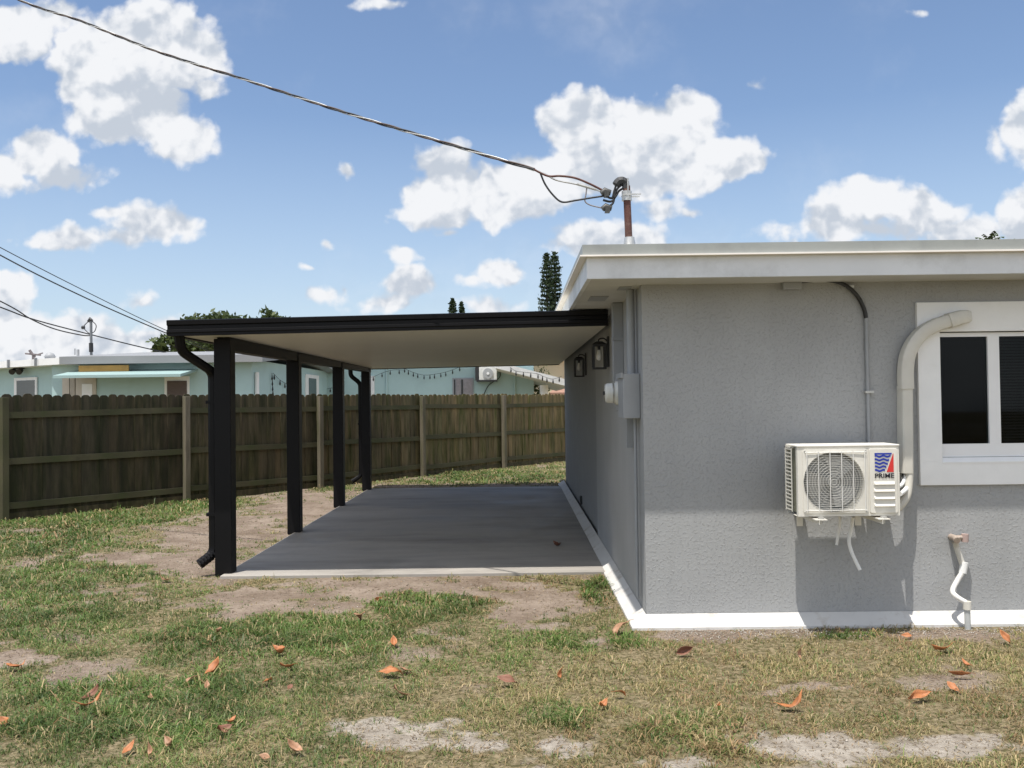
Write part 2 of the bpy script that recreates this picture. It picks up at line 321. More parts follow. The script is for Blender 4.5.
# ------------------------------------------------------------------ noise for layout
def vnoise(x, y, seed):
    xi = np.floor(x).astype(np.int64); yi = np.floor(y).astype(np.int64); fx = x-xi; fy = y-yi
    def h(a, b):
        k = (a*374761393 + b*668265263 + seed*982451653) & 0x7fffffff
        k = ((k ^ (k >> 13))*1274126177) & 0x7fffffff
        return ((k ^ (k >> 16)) & 0xffff)/65535.0
    sx = fx*fx*(3-2*fx); sy = fy*fy*(3-2*fy)
    return (h(xi, yi)*(1-sx)+h(xi+1, yi)*sx)*(1-sy)+(h(xi, yi+1)*(1-sx)+h(xi+1, yi+1)*sx)*sy
def fbm(x, y, seed, o=4):
    s = 0; a = .5; t = 0
    for i in range(o):
        s = s+a*vnoise(x*2**i+17*i, y*2**i-9*i, seed+i); t += a; a *= .55
    return s/t
def sstep(a, b, x):
    t = np.clip((x-a)/(b-a), 0, 1); return t*t*(3-2*t)
# ------------------------------------------------------------------ levels of the place
WY, WX = 6.35, .896           # front wall plane, left wall plane
SLABX0, SLABX1, SLABY0, SLABY1, SLABZ = -2.73, WX-.100, 8.26, 16.6, .022
def gz(x, y):
    z = (fbm(x*.9, y*.9, 3, 3)-.5)*.05 + (fbm(x*5, y*5, 8, 3)-.5)*.022
    near = sstep(0.0, .5, np.maximum(np.maximum(SLABX0-x, x-SLABX1), np.maximum(SLABY0-y, y-SLABY1)))
    nh = sstep(0.0, .5, np.maximum(np.maximum((WX-.113)-x, 0), np.maximum((WY-.113)-y, 0)))
    k = np.minimum(near, nh)
    return z*(.15+.85*k) - .006
BARE = [  # worn sandy places: centre in the picture, half sizes, weight
    (225,533,88,26,2.0),(300,506,60,22,2.2),(135,560,72,12,1.4),(335,490,40,12,1.2),(110,592,70,12,1.0),(200,563,70,18,2.0),
    (290,602,115,21,2.2),(400,592,150,16,2.0),(245,612,60,14,1.4),(545,606,75,24,2.0),(560,625,50,8,.9),(490,585,80,10,1.5),
    (18,655,48,13,1.6),(82,671,46,12,1.7),(400,735,90,22,1.5),(470,742,80,20,1.4),(560,752,60,16,1.1),(300,662,18,6,1.1),
    (830,752,90,16,1.4),(950,748,80,16,1.5),(930,682,34,12,1.0),(790,690,36,8,.9),(480,489,90,6,1.4),(400,488,40,6,1.0),
    (700,634,90,6,1.4),(950,634,90,7,1.6),(10,562,30,7,.8),(20,530,35,6,.8),(60,762,40,10,1.0),(600,640,30,6,.7),(690,765,70,9,.9)]
GREEN = [(130,574,42,11),(420,608,80,16),(330,622,90,14),(600,592,22,20),(250,640,190,30),(50,600,90,70),(60,515,150,18),(180,505,70,9),(590,640,80,12),(850,636,60,6),(150,720,160,50),(700,740,90,30),(560,718,60,20),(60,690,60,20),(30,540,100,30),(480,478,100,8),(230,620,60,10)]
def cover(x, y):
    px, py = proj(x, y, np.zeros_like(x))
    w = (fbm(x*2.2, y*2.2, 21, 4)-.5)
    b = np.full_like(x, -1.0)
    for cx, cy, rx, ry, k in BARE:
        d = np.sqrt(((px-cx)/rx)**2+((py-cy)/ry)**2)
        b = np.maximum(b, np.where(d < 1, (1-d)*k, (1-d)*1.2))
    b = np.where(y < 1.5, -1, b)
    n2 = (fbm(x*6, y*6, 33, 3)-.5)
    far = sstep(24, 30, y)
    n3 = (fbm(x*17, y*17, 37, 3)-.5)
    b = np.minimum(b, 1.1)*.85 + w*1.9 + n2*1.6 + n3*1.3
    bare = sstep(-.10, .75, b)
    sp = sstep(.60, .74, fbm(x*1.6+4, y*1.6, 41, 4))*.6
    bare = np.maximum(bare, sp)
    g = np.full_like(x, -1.0)
    for cx, cy, rx, ry in GREEN:
        d = np.sqrt(((px-cx)/rx)**2+((py-cy)/ry)**2); g = np.maximum(g, 1-d)
    gtuft = sstep(.0, .5, g + w)
    dry = sstep(-.25, .35, (px-330)/900 + (fbm(x*1.1, y*1.1, 51, 4)-.5)*1.6 + n2*.4 - gtuft*.55)
    dry = np.where(y > 12, dry*.35, dry)
    tuft2 = np.full_like(x, 0.0)
    for cx, cy, rx, ry in (GREEN[:4]+[(60,512,150,16),(175,503,60,7),(330,487,30,5)]):
        d = np.sqrt(((px-cx)/rx)**2+((py-cy)/ry)**2); tuft2 = np.maximum(tuft2, sstep(0, .35, 1-d+w*1.2))
    bare = bare*(1-tuft2)
    return bare, dry, gtuft
# ------------------------------------------------------------------ ground
def axis(lo, a, b, hi, d, grow=1.35):
    m = list(np.arange(a, b, d)); s = d; p = a; l_ = []
    while p > lo: s *= grow; p -= s; l_.append(max(p, lo))
    s = d; p = m[-1]; r_ = []
    while p < hi: s *= grow; p += s; r_.append(min(p, hi))
    return np.array(l_[::-1]+m+r_)
gx = axis(-500, -8.5, 5.5, 500, .055); gy = axis(-80, 2.6, 21, 900, .06)
Xg, Yg = np.meshgrid(gx, gy); nx, ny = len(gx), len(gy)
Zg = gz(Xg, Yg); Zg = np.where(Yg > 40, -.01, Zg)
bare, dry, gt = cover(Xg, Yg)
# let the soil run under the slab and the house
under = ((Xg > SLABX0+.05) & (Xg < SLABX1-.02) & (Yg > SLABY0+.05) & (Yg < SLABY1-.05)); Zg = np.where(under, -.03, Zg)
co = np.stack([Xg, Yg, Zg], -1).reshape(-1, 3)
ii = (np.arange(ny-1)[:, None]*nx+np.arange(nx-1)[None, :]).reshape(-1)
fa = np.stack([ii, ii+1, ii+nx+1, ii+nx], -1)
def npmesh(name, co, faces, mats, n, smooth=False, attrs=None):
    me = bpy.data.meshes.new(name); me.vertices.add(len(co)); me.vertices.foreach_set('co', co.astype(np.float32).ravel())
    me.loops.add(faces.size); me.loops.foreach_set('vertex_index', faces.astype(np.int32).ravel())
    me.polygons.add(len(faces)); me.polygons.foreach_set('loop_start', np.arange(0, faces.size, n, dtype=np.int32))
    me.update(calc_edges=True); me.validate()
    if smooth: me.polygons.foreach_set('use_smooth', np.ones(len(faces), bool))
    for k, (typ, arr) in (attrs or {}).items():
        at = me.attributes.new(k, typ, 'POINT')
        if typ == 'FLOAT': at.data.foreach_set('value', arr.astype(np.float32).ravel())
        else: at.data.foreach_set('color', arr.astype(np.float32).ravel())
    for m in (mats if isinstance(mats, (list, tuple)) else [mats]): me.materials.append(m)
    o = bpy.data.objects.new(name, me); col.objects.link(o); return o
def ground_mat():
    m = bpy.data.materials.new('sandy_soil'); m.use_nodes = True; t = m.node_tree; n = t.nodes; l = t.links
    b = n['Principled BSDF']; b.inputs['Roughness'].default_value = .95; b.inputs['Specular IOR Level'].default_value = .15
    tc = n.new('ShaderNodeTexCoord'); ab = n.new('ShaderNodeAttribute'); ab.attribute_name = 'bare'
    def noise(s, d=6, r=.65):
        q = n.new('ShaderNodeTexNoise'); q.inputs['Scale'].default_value = s; q.inputs['Detail'].default_value = d; q.inputs['Roughness'].default_value = r; l.new(tc.outputs['Object'], q.inputs['Vector']); return q.outputs['Fac']
    def ramp(src, a, b_, c0, c1):
        r = n.new('ShaderNodeMapRange'); r.inputs['From Min'].default_value = a; r.inputs['From Max'].default_value = b_; l.new(src, r.inputs['Value'])
        q = n.new('ShaderNodeMix'); q.data_type = 'RGBA'; l.new(r.outputs[0], q.inputs[0])
        for i, c in ((6, c0), (7, c1)):
            if isinstance(c, tuple): q.inputs[i].default_value = (*c, 1)
            else: l.new(c, q.inputs[i])
        return q.outputs[2]
    sand = ramp(noise(2.2, 7), .38, .66, (.19, .145, .11), (.315, .255, .205))
    sand = ramp(noise(38, 4), .60, .74, sand, (.42, .37, .31))
    sand = ramp(noise(19, 6), .57, .68, sand, (.115, .085, .06))
    thatch = ramp(noise(26, 6), .38, .62, (.09, .08, .035), (.29, .235, .145))
    ad = n.new('ShaderNodeMath'); ad.operation = 'MULTIPLY_ADD'; l.new(noise(16, 6), ad.inputs[0]); ad.inputs[1].default_value = .8; l.new(ab.outputs['Fac'], ad.inputs[2])
    pa = n.new('ShaderNodeAttribute'); pa.attribute_name = 'pale'; sand = ramp(pa.outputs['Fac'], 0, 1, sand, ramp(noise(9, 7), .35, .62, (.24, .205, .165), (.40, .36, .305)))
    fin = ramp(ad.outputs[0], .65, 1.05, thatch, sand)
    l.new(fin, b.inputs['Base Color'])
    bp = n.new('ShaderNodeBump'); bp.inputs['Strength'].default_value = 1.0; bp.inputs['Distance'].default_value = .035
    hh = n.new('ShaderNodeMath'); hh.operation = 'MULTIPLY_ADD'; l.new(noise(60, 5), hh.inputs[0]); hh.inputs[1].default_value = .35; l.new(noise(14, 7), hh.inputs[2])
    l.new(hh.outputs[0], bp.inputs['Height']); l.new(bp.outputs[0], b.inputs['Normal'])
    return m
ground = npmesh('ground', co, fa, ground_mat(), 4, True, {'bare': ('FLOAT', bare), 'pale': ('FLOAT', sstep(5.2, 4.5, Yg) if False else np.clip(1-sstep(4.4, 5.3, Yg+(fbm(Xg, Yg, 77, 3)-.5)), 0, 1))})
tag(ground, kind='structure')

# ------------------------------------------------------------------ patio slab
s = MB(); s.box(SLABX0, SLABX1, SLABY0, SLABY1, -.06, SLABZ)
slab = s.build('patio_slab', M_['concrete'], bevel=.006); tag(slab, kind='structure')

# ------------------------------------------------------------------ the grey house
EZ = 2.396; OV = .40; HX1 = 9.0; HY1 = 17.2
FY, FX = WY-OV, WX-.415
house = empty('grey_house', (WX, WY, 0), 'grey stucco house with white trimmed window and wide flat white eaves', 'house')
wa = P(938, 332, WY); wb = P(938, 457, WY)
ox0, oz1, oz0 = wa.x, wa.z, wb.z; ox1 = ox0 + .98
s = MB(); y = WY
s.add([(WX,y,.0),(ox0,y,.0),(ox1,y,.0),(HX1,y,.0),(WX,y,oz0),(ox0,y,oz0),(ox1,y,oz0),(HX1,y,oz0),(WX,y,oz1),(ox0,y,oz1),(ox1,y,oz1),(HX1,y,oz1),(WX,y,EZ),(ox0,y,EZ),(ox1,y,EZ),(HX1,y,EZ)],
      [(0,1,5,4),(1,2,6,5),(2,3,7,6),(4,5,9,8),(6,7,11,10),(8,9,13,12),(9,10,14,13),(10,11,15,14)])
JY = 10.1; J = .035
s.add([(WX,WY,0),(WX,WY,EZ),(WX,JY,EZ),(WX,JY,0),(WX+J,JY,0),(WX+J,JY,EZ),(WX+J,HY1,EZ),(WX+J,HY1,0),(HX1,HY1,0),(HX1,HY1,EZ),(HX1,WY,0),(HX1,WY,EZ)],
      [(0,1,2,3),(3,2,5,4),(7,6,9,8),(8,9,11,10)])
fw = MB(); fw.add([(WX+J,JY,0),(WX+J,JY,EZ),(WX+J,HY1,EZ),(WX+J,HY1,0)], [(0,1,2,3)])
fw.build('side_wall', mat('darker_grey_wall', (.255, .26, .262), .75, .06, 3, .5, 50), house, fix=False)  # far section is a darker grey than the near wall
dpt = .22
s.add([(ox0,y,oz0),(ox1,y,oz0),(ox1,y,oz1),(ox0,y,oz1),(ox0,y+dpt,oz0),(ox1,y+dpt,oz0),(ox1,y+dpt,oz1),(ox0,y+dpt,oz1)], [(0,1,5,4),(1,2,6,5),(2,3,7,6),(3,0,4,7)])
s.build('wall', M_['stucco'], house, fix=False)
# painted footing ledge
s = MB(); e = .113
prof = [(0,.11),(-e,.075),(-e-.004,-.05),(0,-.05)]
s.add([(WX-.003,WY-.003,.082),(HX1,WY-.003,.082),(WX-e,WY-e,.012),(HX1,WY-e,.012),(WX-e-.004,WY-e-.004,-.05),(HX1,WY-e-.004,-.05),
       (WX-.003,HY1,.082),(WX-e,HY1,.012),(WX-e-.004,HY1,-.05)],
      [(2,3,1,0),(4,5,3,2),(0,6,7,2),(2,7,8,4)])
s.build('footing', M_['strip'], house)
# eaves: soffit, fascia boards, drip edge, gravel stop and roof
BX1, BY1 = HX1+.4, HY1+.4
s = MB(); s.box(FX+.012, BX1, FY+.012, BY1, EZ, EZ+.02); s.build('soffit', M_['soffit'], house)
def eave_ring(x0, y0, t, z0, z1):
    m = MB(); m.hexa([(x0,y0,z0),(BX1,y0,z0),(BX1,y0+t,z0),(x0+t,y0+t,z0),(x0,y0,z1),(BX1,y0,z1),(BX1,y0+t,z1),(x0+t,y0+t,z1)])
    m.hexa([(x0,y0,z0),(x0+t,y0+t,z0),(x0+t,BY1,z0),(x0,BY1,z0),(x0,y0,z1),(x0+t,y0+t,z1),(x0+t,BY1,z1),(x0,BY1,z1)]); return m
eave_ring(FX, FY, .03, EZ-.006, EZ+.135).build('fascia', M_['fascia'], house)
rf = eave_ring(FX-.030, FY-.030, .05, EZ+.146, EZ+.216); rf.box(FX+.02, BX1-.02, FY+.02, BY1-.02, EZ+.022, EZ+.20)
roof = rf.build('roof', [M_['gravelstop']], house)
eave_ring(FX-.048, FY-.048, .07, EZ+.136, EZ+.146).build('drip_edge', M_['drip'], house)
s = MB()
for (a, b, c, d) in ((FX+.09, FX+.26, 6.95, 7.30), (FX+.09, FX+.26, 6.30, 6.5)):
    pass
s.box(FX+.11, FX+.25, 6.98, 7.30, EZ-.006, EZ-.001); s.build('soffit_vent', M_['greypaint'], house)
s = MB(); s.box(FX+.27, FX+.36, 6.42, 6.60, EZ-.006, EZ-.001); s.build('soffit_vent', M_['greypaint'], house)
s = MB(); q = P(786, 283, WY-.02); s.box(q.x-.03, q.x+.10, WY-.06, WY-.001, EZ-.05, EZ-.001); s.build('junction_box', M_['greypaint'], house, .003)
# window
f = -.028; win = MB(); t0 = P(916.8, 302.5, WY+f); tb = P(918, 485.5, WY+f); x0, z1, z0 = t0.x, t0.z, tb.z; x1 = ox1+(ox0-x0)
win.box(x0, ox0, WY+f, WY+.01, oz0-.03, oz1); win.box(ox1, x1, WY+f, WY+.01, oz0-.03, oz1)
win.box(x0, x1, WY+f, WY+.01, oz1, z1); win.box(x0, x1, WY+f, WY+.01, z0, oz0-.03)
window = win.build('window', M_['white'], house, .002)
s = MB(); s.add([(ox0,WY+f-.004,oz0-.034),(ox1,WY+f-.004,oz0-.034),(ox1,WY+.012,oz0+.006),(ox0,WY+.012,oz0+.006),(ox0,WY+f-.004,oz0-.044),(ox1,WY+f-.004,oz0-.044),(ox0,WY+.012,oz0-.044),(ox1,WY+.012,oz0-.044)],
    [(0,1,2,3),(4,5,1,0),(5,7,2,1),(7,6,3,2),(6,4,0,3),(4,6,7,5)]); s.build('sill', M_['white'], window)
s = MB(); a = ox0+.004; b = ox1-.004; zb = oz0+.006; zt = oz1-.006; ya, yb = WY+.012, WY+.052
pl = P(939.3, 337, WY+.01); pr = P(990, 443.5, WY+.01); pq = P(1001.5, 443.5, WY+.01)
s.box(a, pl.x, ya, yb, zb, zt); s.box(pr.x, pq.x, ya, yb, zb, zt); s.box(pq.x+(pr.x-pl.x), b, ya, yb, zb, zt)
s.box(pl.x, pr.x, ya, yb, pl.z, zt); s.box(pl.x, pr.x, ya, yb, zb, pr.z)
s.box(pq.x, pq.x+(pr.x-pl.x), ya, yb, pl.z, zt); s.box(pq.x, pq.x+(pr.x-pl.x), ya, yb, zb, pr.z)
s.build('sash', M_['vinyl'], window)
def glass_mat():
    m = bpy.data.materials.new('window_glass'); m.use_nodes = True; t = m.node_tree; n = t.nodes; l = t.links; n.clear()
    tr = n.new('ShaderNodeBsdfTransparent'); tr.inputs[0].default_value = (.42, .45, .44, 1)
    gl = n.new('ShaderNodeBsdfGlossy'); gl.inputs['Roughness'].default_value = .03; gl.inputs[0].default_value = (.8, .85, .9, 1)
    fr = n.new('ShaderNodeFresnel'); fr.inputs[0].default_value = 1.22; mx = n.new('ShaderNodeMixShader'); o = n.new('ShaderNodeOutputMaterial')
    l.new(fr.outputs[0], mx.inputs[0]); l.new(tr.outputs[0], mx.inputs[1]); l.new(gl.outputs[0], mx.inputs[2]); l.new(mx.outputs[0], o.inputs[0]); return m
GL = glass_mat()
for px_ in (pl.x, pq.x):
    s = MB(); s.box(px_-.003, px_+(pr.x-pl.x)+.003, WY+.03, WY+.034, pr.z-.003, pl.z+.003); s.build('pane', GL, window)
s = MB()
zz = pr.z+.01
while zz < pl.z+.02:
    s.add([(pq.x-.02, WY+.075, zz), (pq.x+.40, WY+.075, zz), (pq.x+.40, WY+.093, zz+.014), (pq.x-.02, WY+.093, zz+.014)], [(0,1,2,3)]); zz += .021
s.build('blinds', mat('blind_slats', (.16, .16, .17), .6), window, fix=False)
s = MB(); s.add([(ox0,WY+dpt,oz0),(ox1,WY+dpt,oz0),(ox1,WY+dpt,oz1),(ox0,WY+dpt,oz1)], [(0,1,2,3)]); s.build('room_shade_sheet', mat('room_shade_black', (.012, .014, .016), .9), window, fix=False)  # near-black sheet standing in for the unlit room behind the panes
# outlet cover low on the side wall
q = PX(582, 500, WX+J); s = MB(); s.box(WX+J-.03, WX+J+.002, q.y-.05, q.y+.05, q.z-.06, q.z+.06); s.build('outlet_cover', M_['black'], house, .004)

# ------------------------------------------------------------------ carport
def cz(x, y): return 2.203 + (x+3.04)/3.86*.044 + (y-7.88)/9.0*.018
CX0, CX1, CY0, CY1 = -3.08, .823, 7.95, 16.95
car = empty('carport', (-2.72, 8.38, 0), 'flat carport roof with dark bronze posts and fascia over the patio slab', 'carport')
def czp(x, y, dz): return (x, y, cz(x, y)+dz)
s = MB(); i = .05
s.hexa([czp(CX0+i,CY0+i,.012),czp(CX1,CY0+i,.012),czp(CX1,CY1-i,.012),czp(CX0+i,CY1-i,.012),czp(CX0+i,CY0+i,.12),czp(CX1,CY0+i,.12),czp(CX1,CY1-i,.12),czp(CX0+i,CY1-i,.12)])
s.build('roof_panel', M_['panel'], car)
fp = [(.05,0),(0,0),(0,.022),(-.010,.030),(-.010,.052),(.004,.060),(.004,.088),(-.012,.098),(-.016,.135),(.004,.142),(.05,.142)]
s = MB(); s.sweep(fp, czp(CX0-.004, CY0, 0), czp(CX1, CY0, 0), (0, 1, 0)); s.build('front_fascia', M_['bronze'], car)
s = MB(); s.sweep(fp, czp(CX0-.004, CY1, 0), czp(CX1, CY1, 0), (0, -1, 0)); s.build('rear_fascia', M_['bronze'], car)
s = MB(); s.sweep(fp, czp(CX0, CY0+.05, 0), czp(CX0, CY1-.05, 0), (1, 0, 0)); s.build('gutter', M_['bronze'], car)
PX0, PX1 = -2.81, -2.655
s = MB(); s.hexa([czp(PX0+.03,8.37,-.115),czp(PX1-.01,8.37,-.115),czp(PX1-.01,16.6,-.062),czp(PX0+.03,16.6,-.062),czp(PX0+.03,8.37,.010),czp(PX1-.01,8.37,.010),czp(PX1-.01,16.6,.010),czp(PX0+.03,16.6,.010)])
s.build('beam', M_['bronze'], car, .003)
for yy in (8.36, 11.0, 13.78, 16.33):
    s = MB(); s.box(PX0, PX1, yy, yy+.155, .0, cz(PX0, yy)-.002)
    po = s.build('post', M_['bronze'], car, .006)
def downspout(pts, r=.047, elbows=True):
    s = MB(); path = [Vector(p) for p in pts]
    # rounded corners
    out = [path[0]]
    for k in range(1, len(path)-1):
        a, b, c = path[k-1], path[k], path[k+1]; rad = min(.07, (a-b).length*.45, (c-b).length*.45)
        p1 = b+(a-b).normalized()*rad; p2 = b+(c-b).normalized()*rad
        for t in np.linspace(0, 1, 6): out.append(p1*(1-t)**2+b*2*t*(1-t)+p2*t*t)
    out.append(path[-1]); s.tube(out, r, 8, smooth=False, flat=.85)
    return s
a = P(178.5, 337, 8.06); b_ = P(178.5, 351, 8.10); c = P(208.5, 372, 8.44); d = Vector((-2.843, 8.44, .20)); e_ = Vector((-2.955, 8.36, .11))
ds = downspout([a+Vector((0,0,.05)), Vector((a.x,8.12,b_.z)), Vector((-2.843, 8.44, c.z)), d, e_]).build('downspout', M_['bronze'], car)
for zz in (.55, 1.6): s = MB(); s.box(-2.90, -2.787, 8.395, 8.485, zz, zz+.03); s.build('strap', M_['bronze'], ds)
s = MB()
for k in range(5):
    t = k/5; s.tube([d.lerp(e_, t), d.lerp(e_, t+.1)], .050, 8, smooth=False)
s.build('corrugated_elbow', M_['bronze'], ds)
a = P(345, 374, 16.5); ds2 = downspout([Vector((CX0+.05,16.5,cz(CX0,16.5)+.02)), Vector((CX0+.05,16.5,2.10)), Vector((-2.862,16.55,1.96)), Vector((-2.862,16.55,.26)), Vector((-3.02,16.48,.16))], .042).build('downspout', M_['bronze'], car)
s = MB(); s.box(-2.905, -2.802, 16.5, 16.6, 1.2, 1.23); s.build('strap', M_['bronze'], ds2)
# post base brackets are hidden; small anchor screws on the beam side
# ------------------------------------------------------------------ wall lanterns
def lantern(yc, label, z0=1.90):
    x1 = WX+(J if yc > JY else 0)
    t = empty('wall_lantern', (x1, yc, z0), label, 'wall lantern', 'lanterns on the side wall')
    w = .056; xc = x1-.095; h = .235; b = .0095
    m = MB()
    for a in (-1, 1):
        for c in (-1, 1): m.box(xc+a*w-b, xc+a*w+b, yc+c*w-b, yc+c*w+b, z0, z0+h)
    for zz in (z0, z0+h-.014):
        for a in (-1, 1):
            m.box(xc-w-b, xc+w+b, yc+a*w-b*1.02, yc+a*w+b*1.02, zz-.001, zz+.015)
            m.box(xc+a*w-b*1.04, xc+a*w+b*1.04, yc-w, yc+w, zz-.002, zz+.016)
    m.build('cage', M_['black'], t)
    m = MB(); m.add([(xc-w-.012,yc-w-.012,z0+h+.003),(xc+w+.012,yc-w-.012,z0+h+.003),(xc+w+.012,yc+w+.012,z0+h+.003),(xc-w-.012,yc+w+.012,z0+h+.003),(xc-.03,yc-.03,z0+h+.03),(xc+.03,yc-.03,z0+h+.03),(xc+.03,yc+.03,z0+h+.03),(xc-.03,yc+.03,z0+h+.03)],
        [(3,2,1,0),(4,5,6,7),(0,1,5,4),(1,2,6,5),(2,3,7,6),(3,0,4,7)]); m.build('cap', M_['black'], t)
    m = MB(); m.box(x1-.018, x1-.001, yc-.055, yc+.055, z0+.02, z0+.31); m.build('back_plate', M_['black'], t, .003)
    m = MB(); m.tube(smooth_path([(x1-.015,yc,z0+.27),(x1-.05,yc,z0+.295),(xc,yc,z0+.285),(xc,yc,z0+h+.02)]), .007, 8); m.build('arm', M_['black'], t)
    m = MB(); m.tube([(xc,yc,z0+h-.01),(xc,yc,z0+h-.05)], .014, 10); m.build('socket', M_['black'], t)
    m = MB(); m.tube([(xc,yc,z0+h-.05),(xc,yc,z0+h-.075),(xc,yc,z0+h-.11),(xc,yc,z0+h-.14),(xc,yc,z0+h-.155)], [.012,.020,.030,.026,.008], 12)
    m.build('bulb', mat('bulb_glass', (.75, .74, .70), .15), t)
lantern(8.62, 'black box lantern with a clear glass bulb, nearest the electric meter', 1.885)
lantern(11.85, 'farther black box lantern, deeper under the carport roof', 1.90)
# ------------------------------------------------------------------ electric service on the side wall
em = empty('electric_meter', (WX, 6.6, 1.45), 'grey meter box with a white round meter on the side wall near the corner', 'electric meter')
zt_, zb_ = 1.775, 1.45
s = MB(); s.box(WX-.125, WX-.001, 6.48, 6.80, zb_, zt_); mbx = s.build('box', M_['greypaint'], em, .006)
s = MB(); s.box(WX-.138, WX-.1255, 6.472, 6.81, zt_-.03, zt_+.006); s.build('lid_flange', M_['greypaint'], mbx)
s = MB(); s.box(WX-.10, WX-.001, 6.86, 7.20, 1.50, 1.76); s.build('meter_socket', M_['greypaint'], em, .006)
s = MB(); mc = Vector((WX-.10, 7.03, 1.64))
s.tube([mc, mc+Vector((-.02,0,0)), mc+Vector((-.021,0,0)), mc+Vector((-.085,0,0)), mc+Vector((-.10,0,0)), mc+Vector((-.106,0,0))], [.093,.093,.080,.078,.066,.0], 28)
mt = s.build('meter', mat('milky_meter_glass', (.62, .62, .58), .12, .05, 20), em)
s = MB(); s.tube([mc+Vector((-.035,0,0)), mc+Vector((-.047,0,0))], .0815, 28); s.build('ring', M_['steel'], mt)
s = MB(); s.box(mc.x-.115, mc.x-.100, 7.00, 7.06, 1.625, 1.655); s.build('display', M_['black'], mt)
s = MB(); s.box(WX-.05, WX-.001, 6.9, 6.96, 1.22, 1.50); s.tube([(WX-.03,6.57,1.46),(WX-.03,6.57,.15)], .012, 8); s.build('ground_conduit', M_['greypaint'], em)
rw = empty('wall_raceway', (WX, 7.75, 1.78), 'flat grey vertical raceway from the soffit down to the meter', 'raceway')
s = MB(); s.box(WX-.085, WX-.001, 7.45, 7.56, 1.70, EZ-.002); s.build('cover', M_['greypaint'], rw, .004)
s = MB(); s.box(WX-.09, WX-.001, 7.44, 7.57, 2.08, 2.11); s.build('strap', M_['greypaint'], rw)
# service mast through the roof
mast = empty('service_mast', (.805, 6.60, 1.77), 'rusty brown service mast with a dark weatherhead above the eave corner', 'service mast')
mtop = P(626.5, 186, 6.60); mb0 = P(629.5, 246, 6.60)
s = MB(); s.tube([(mb0.x, 6.60, 2.60), (mtop.x, 6.60, mtop.z)], .027, 14); s.build('pipe', M_['rust'], mast)
s = MB(); s.tube([(mb0.x, 6.60, 1.77), (mb0.x, 6.60, EZ-.002)], .030, 14); s.build('conduit', M_['greypaint'], mast)
s = MB(); s.tube([(mb0.x, 6.60, 2.61), (mb0.x, 6.60, 2.66), (mb0.x, 6.60, 2.78)], [.10, .055, .036], 16); s.build('roof_flashing', M_['steel'], mast)
wh = Vector((mtop.x-.02, 6.60, mtop.z))
s = MB(); s.tube(smooth_path([wh+Vector((.015,0,-.02)), wh+Vector((.012,0,.025)), wh+Vector((-.010,0,.040)), wh+Vector((-.040,0,.034)), wh+Vector((-.060,0,.005))], 4), [.028]*4+[.030]*4+[.032]*4+[.030]*4+[.022], 7, smooth=False); s.build('weatherhead', mat('weatherhead_grey', (.03, .032, .034), .6), mast)
s = MB(); s.box(mtop.x-.035, mtop.x+.10, 6.56, 6.565, mtop.z-.075, mtop.z-.065); s.box(mtop.x-.035, mtop.x+.10, 6.635, 6.64, mtop.z-.075, mtop.z-.065)
s.tube([(mtop.x, 6.60, mtop.z-.04), (mtop.x, 6.60, mtop.z-.11)], .037, 12); s.tube([(mtop.x+.006, 6.565, mtop.z-.10), (mtop.x+.006, 6.565, mtop.z+.05)], .006, 6); s.build('clamp', M_['steel'], mast)
def kin(px, py, D=6.6): return P(px, py, D)
# splices and drip loops
for (pp, rr) in (((606,193),.030), ((607,208.5),.028)):
    c0 = kin(*pp); s = MB(); s.tube([c0+Vector((-.035,0,-.004)), c0+Vector((-.01,0,.012)), c0+Vector((.035,0,0))], [rr*.7, rr, rr*.7], 8)
    s.box(c0.x-.015, c0.x+.02, c0.y-.03, c0.y+.03, c0.z-.03, c0.z+.012); s.build('splice', mat('splice_grey', (.05, .05, .045), .5, .3, 40), mast)
for pts in (((606,196),(612,198),(614.5,190),(617,184),(622,181)), ((608,207),(613,203),(615,194),(618,188),(623,184)), ((603,200),(611,201.5),(616,196),(619,191),(624,188))):
    s = MB(); s.tube(smooth_path([kin(*p) for p in pts], 6), .0085, 8); s.build('lead', M_['black'], mast)
# ------------------------------------------------------------------ overhead service drop: three twisted strands
drop = empty('service_drop', kin(600, 190), 'twisted overhead cable running from the upper left sky to the mast', 'cable')
ctrl = [(-330,-160,13.5),(-120,-62,11.2),(19.5,0,10),(78,20,9.6),(156,51,9.1),(246,80,8.5),(340,111,7.9),(412,133,7.45),(485,155,7.0),(534,169.5,6.75)]
cp = smooth_path([P(*p) for p in ctrl], 24)
acc = [0.]
for k in range(1, len(cp)): acc.append(acc[-1]+(cp[k]-cp[k-1]).length)
for j, (mm, rr) in enumerate(((M_['steel'], .0055), (M_['black'], .0070), (mat('weathered_brown_sheath', (.075, .05, .04), .6), .0070))):
    path = []; Lt = acc[-1]
    n = int(Lt/.05)
    for k in range(n+1):
        sdist = Lt*k/n; idx = int(np.searchsorted(acc, sdist)); idx = max(1, min(idx, len(cp)-1))
        tt = (sdist-acc[idx-1])/max(1e-6, acc[idx]-acc[idx-1]); p = cp[idx-1].lerp(cp[idx], tt)
        dd = (cp[idx]-cp[idx-1]).normalized(); a = dd.cross(Vector((0,0,1))).normalized(); b = a.cross(dd)
        ph = sdist*2*math.pi/.75 + j*2.094 + .6*math.sin(sdist*1.3); path.append(p+(a*math.cos(ph)+b*math.sin(ph))*.0085)
    s = MB(); s.tube(path, rr, 6); s.build('strand', mm, drop)
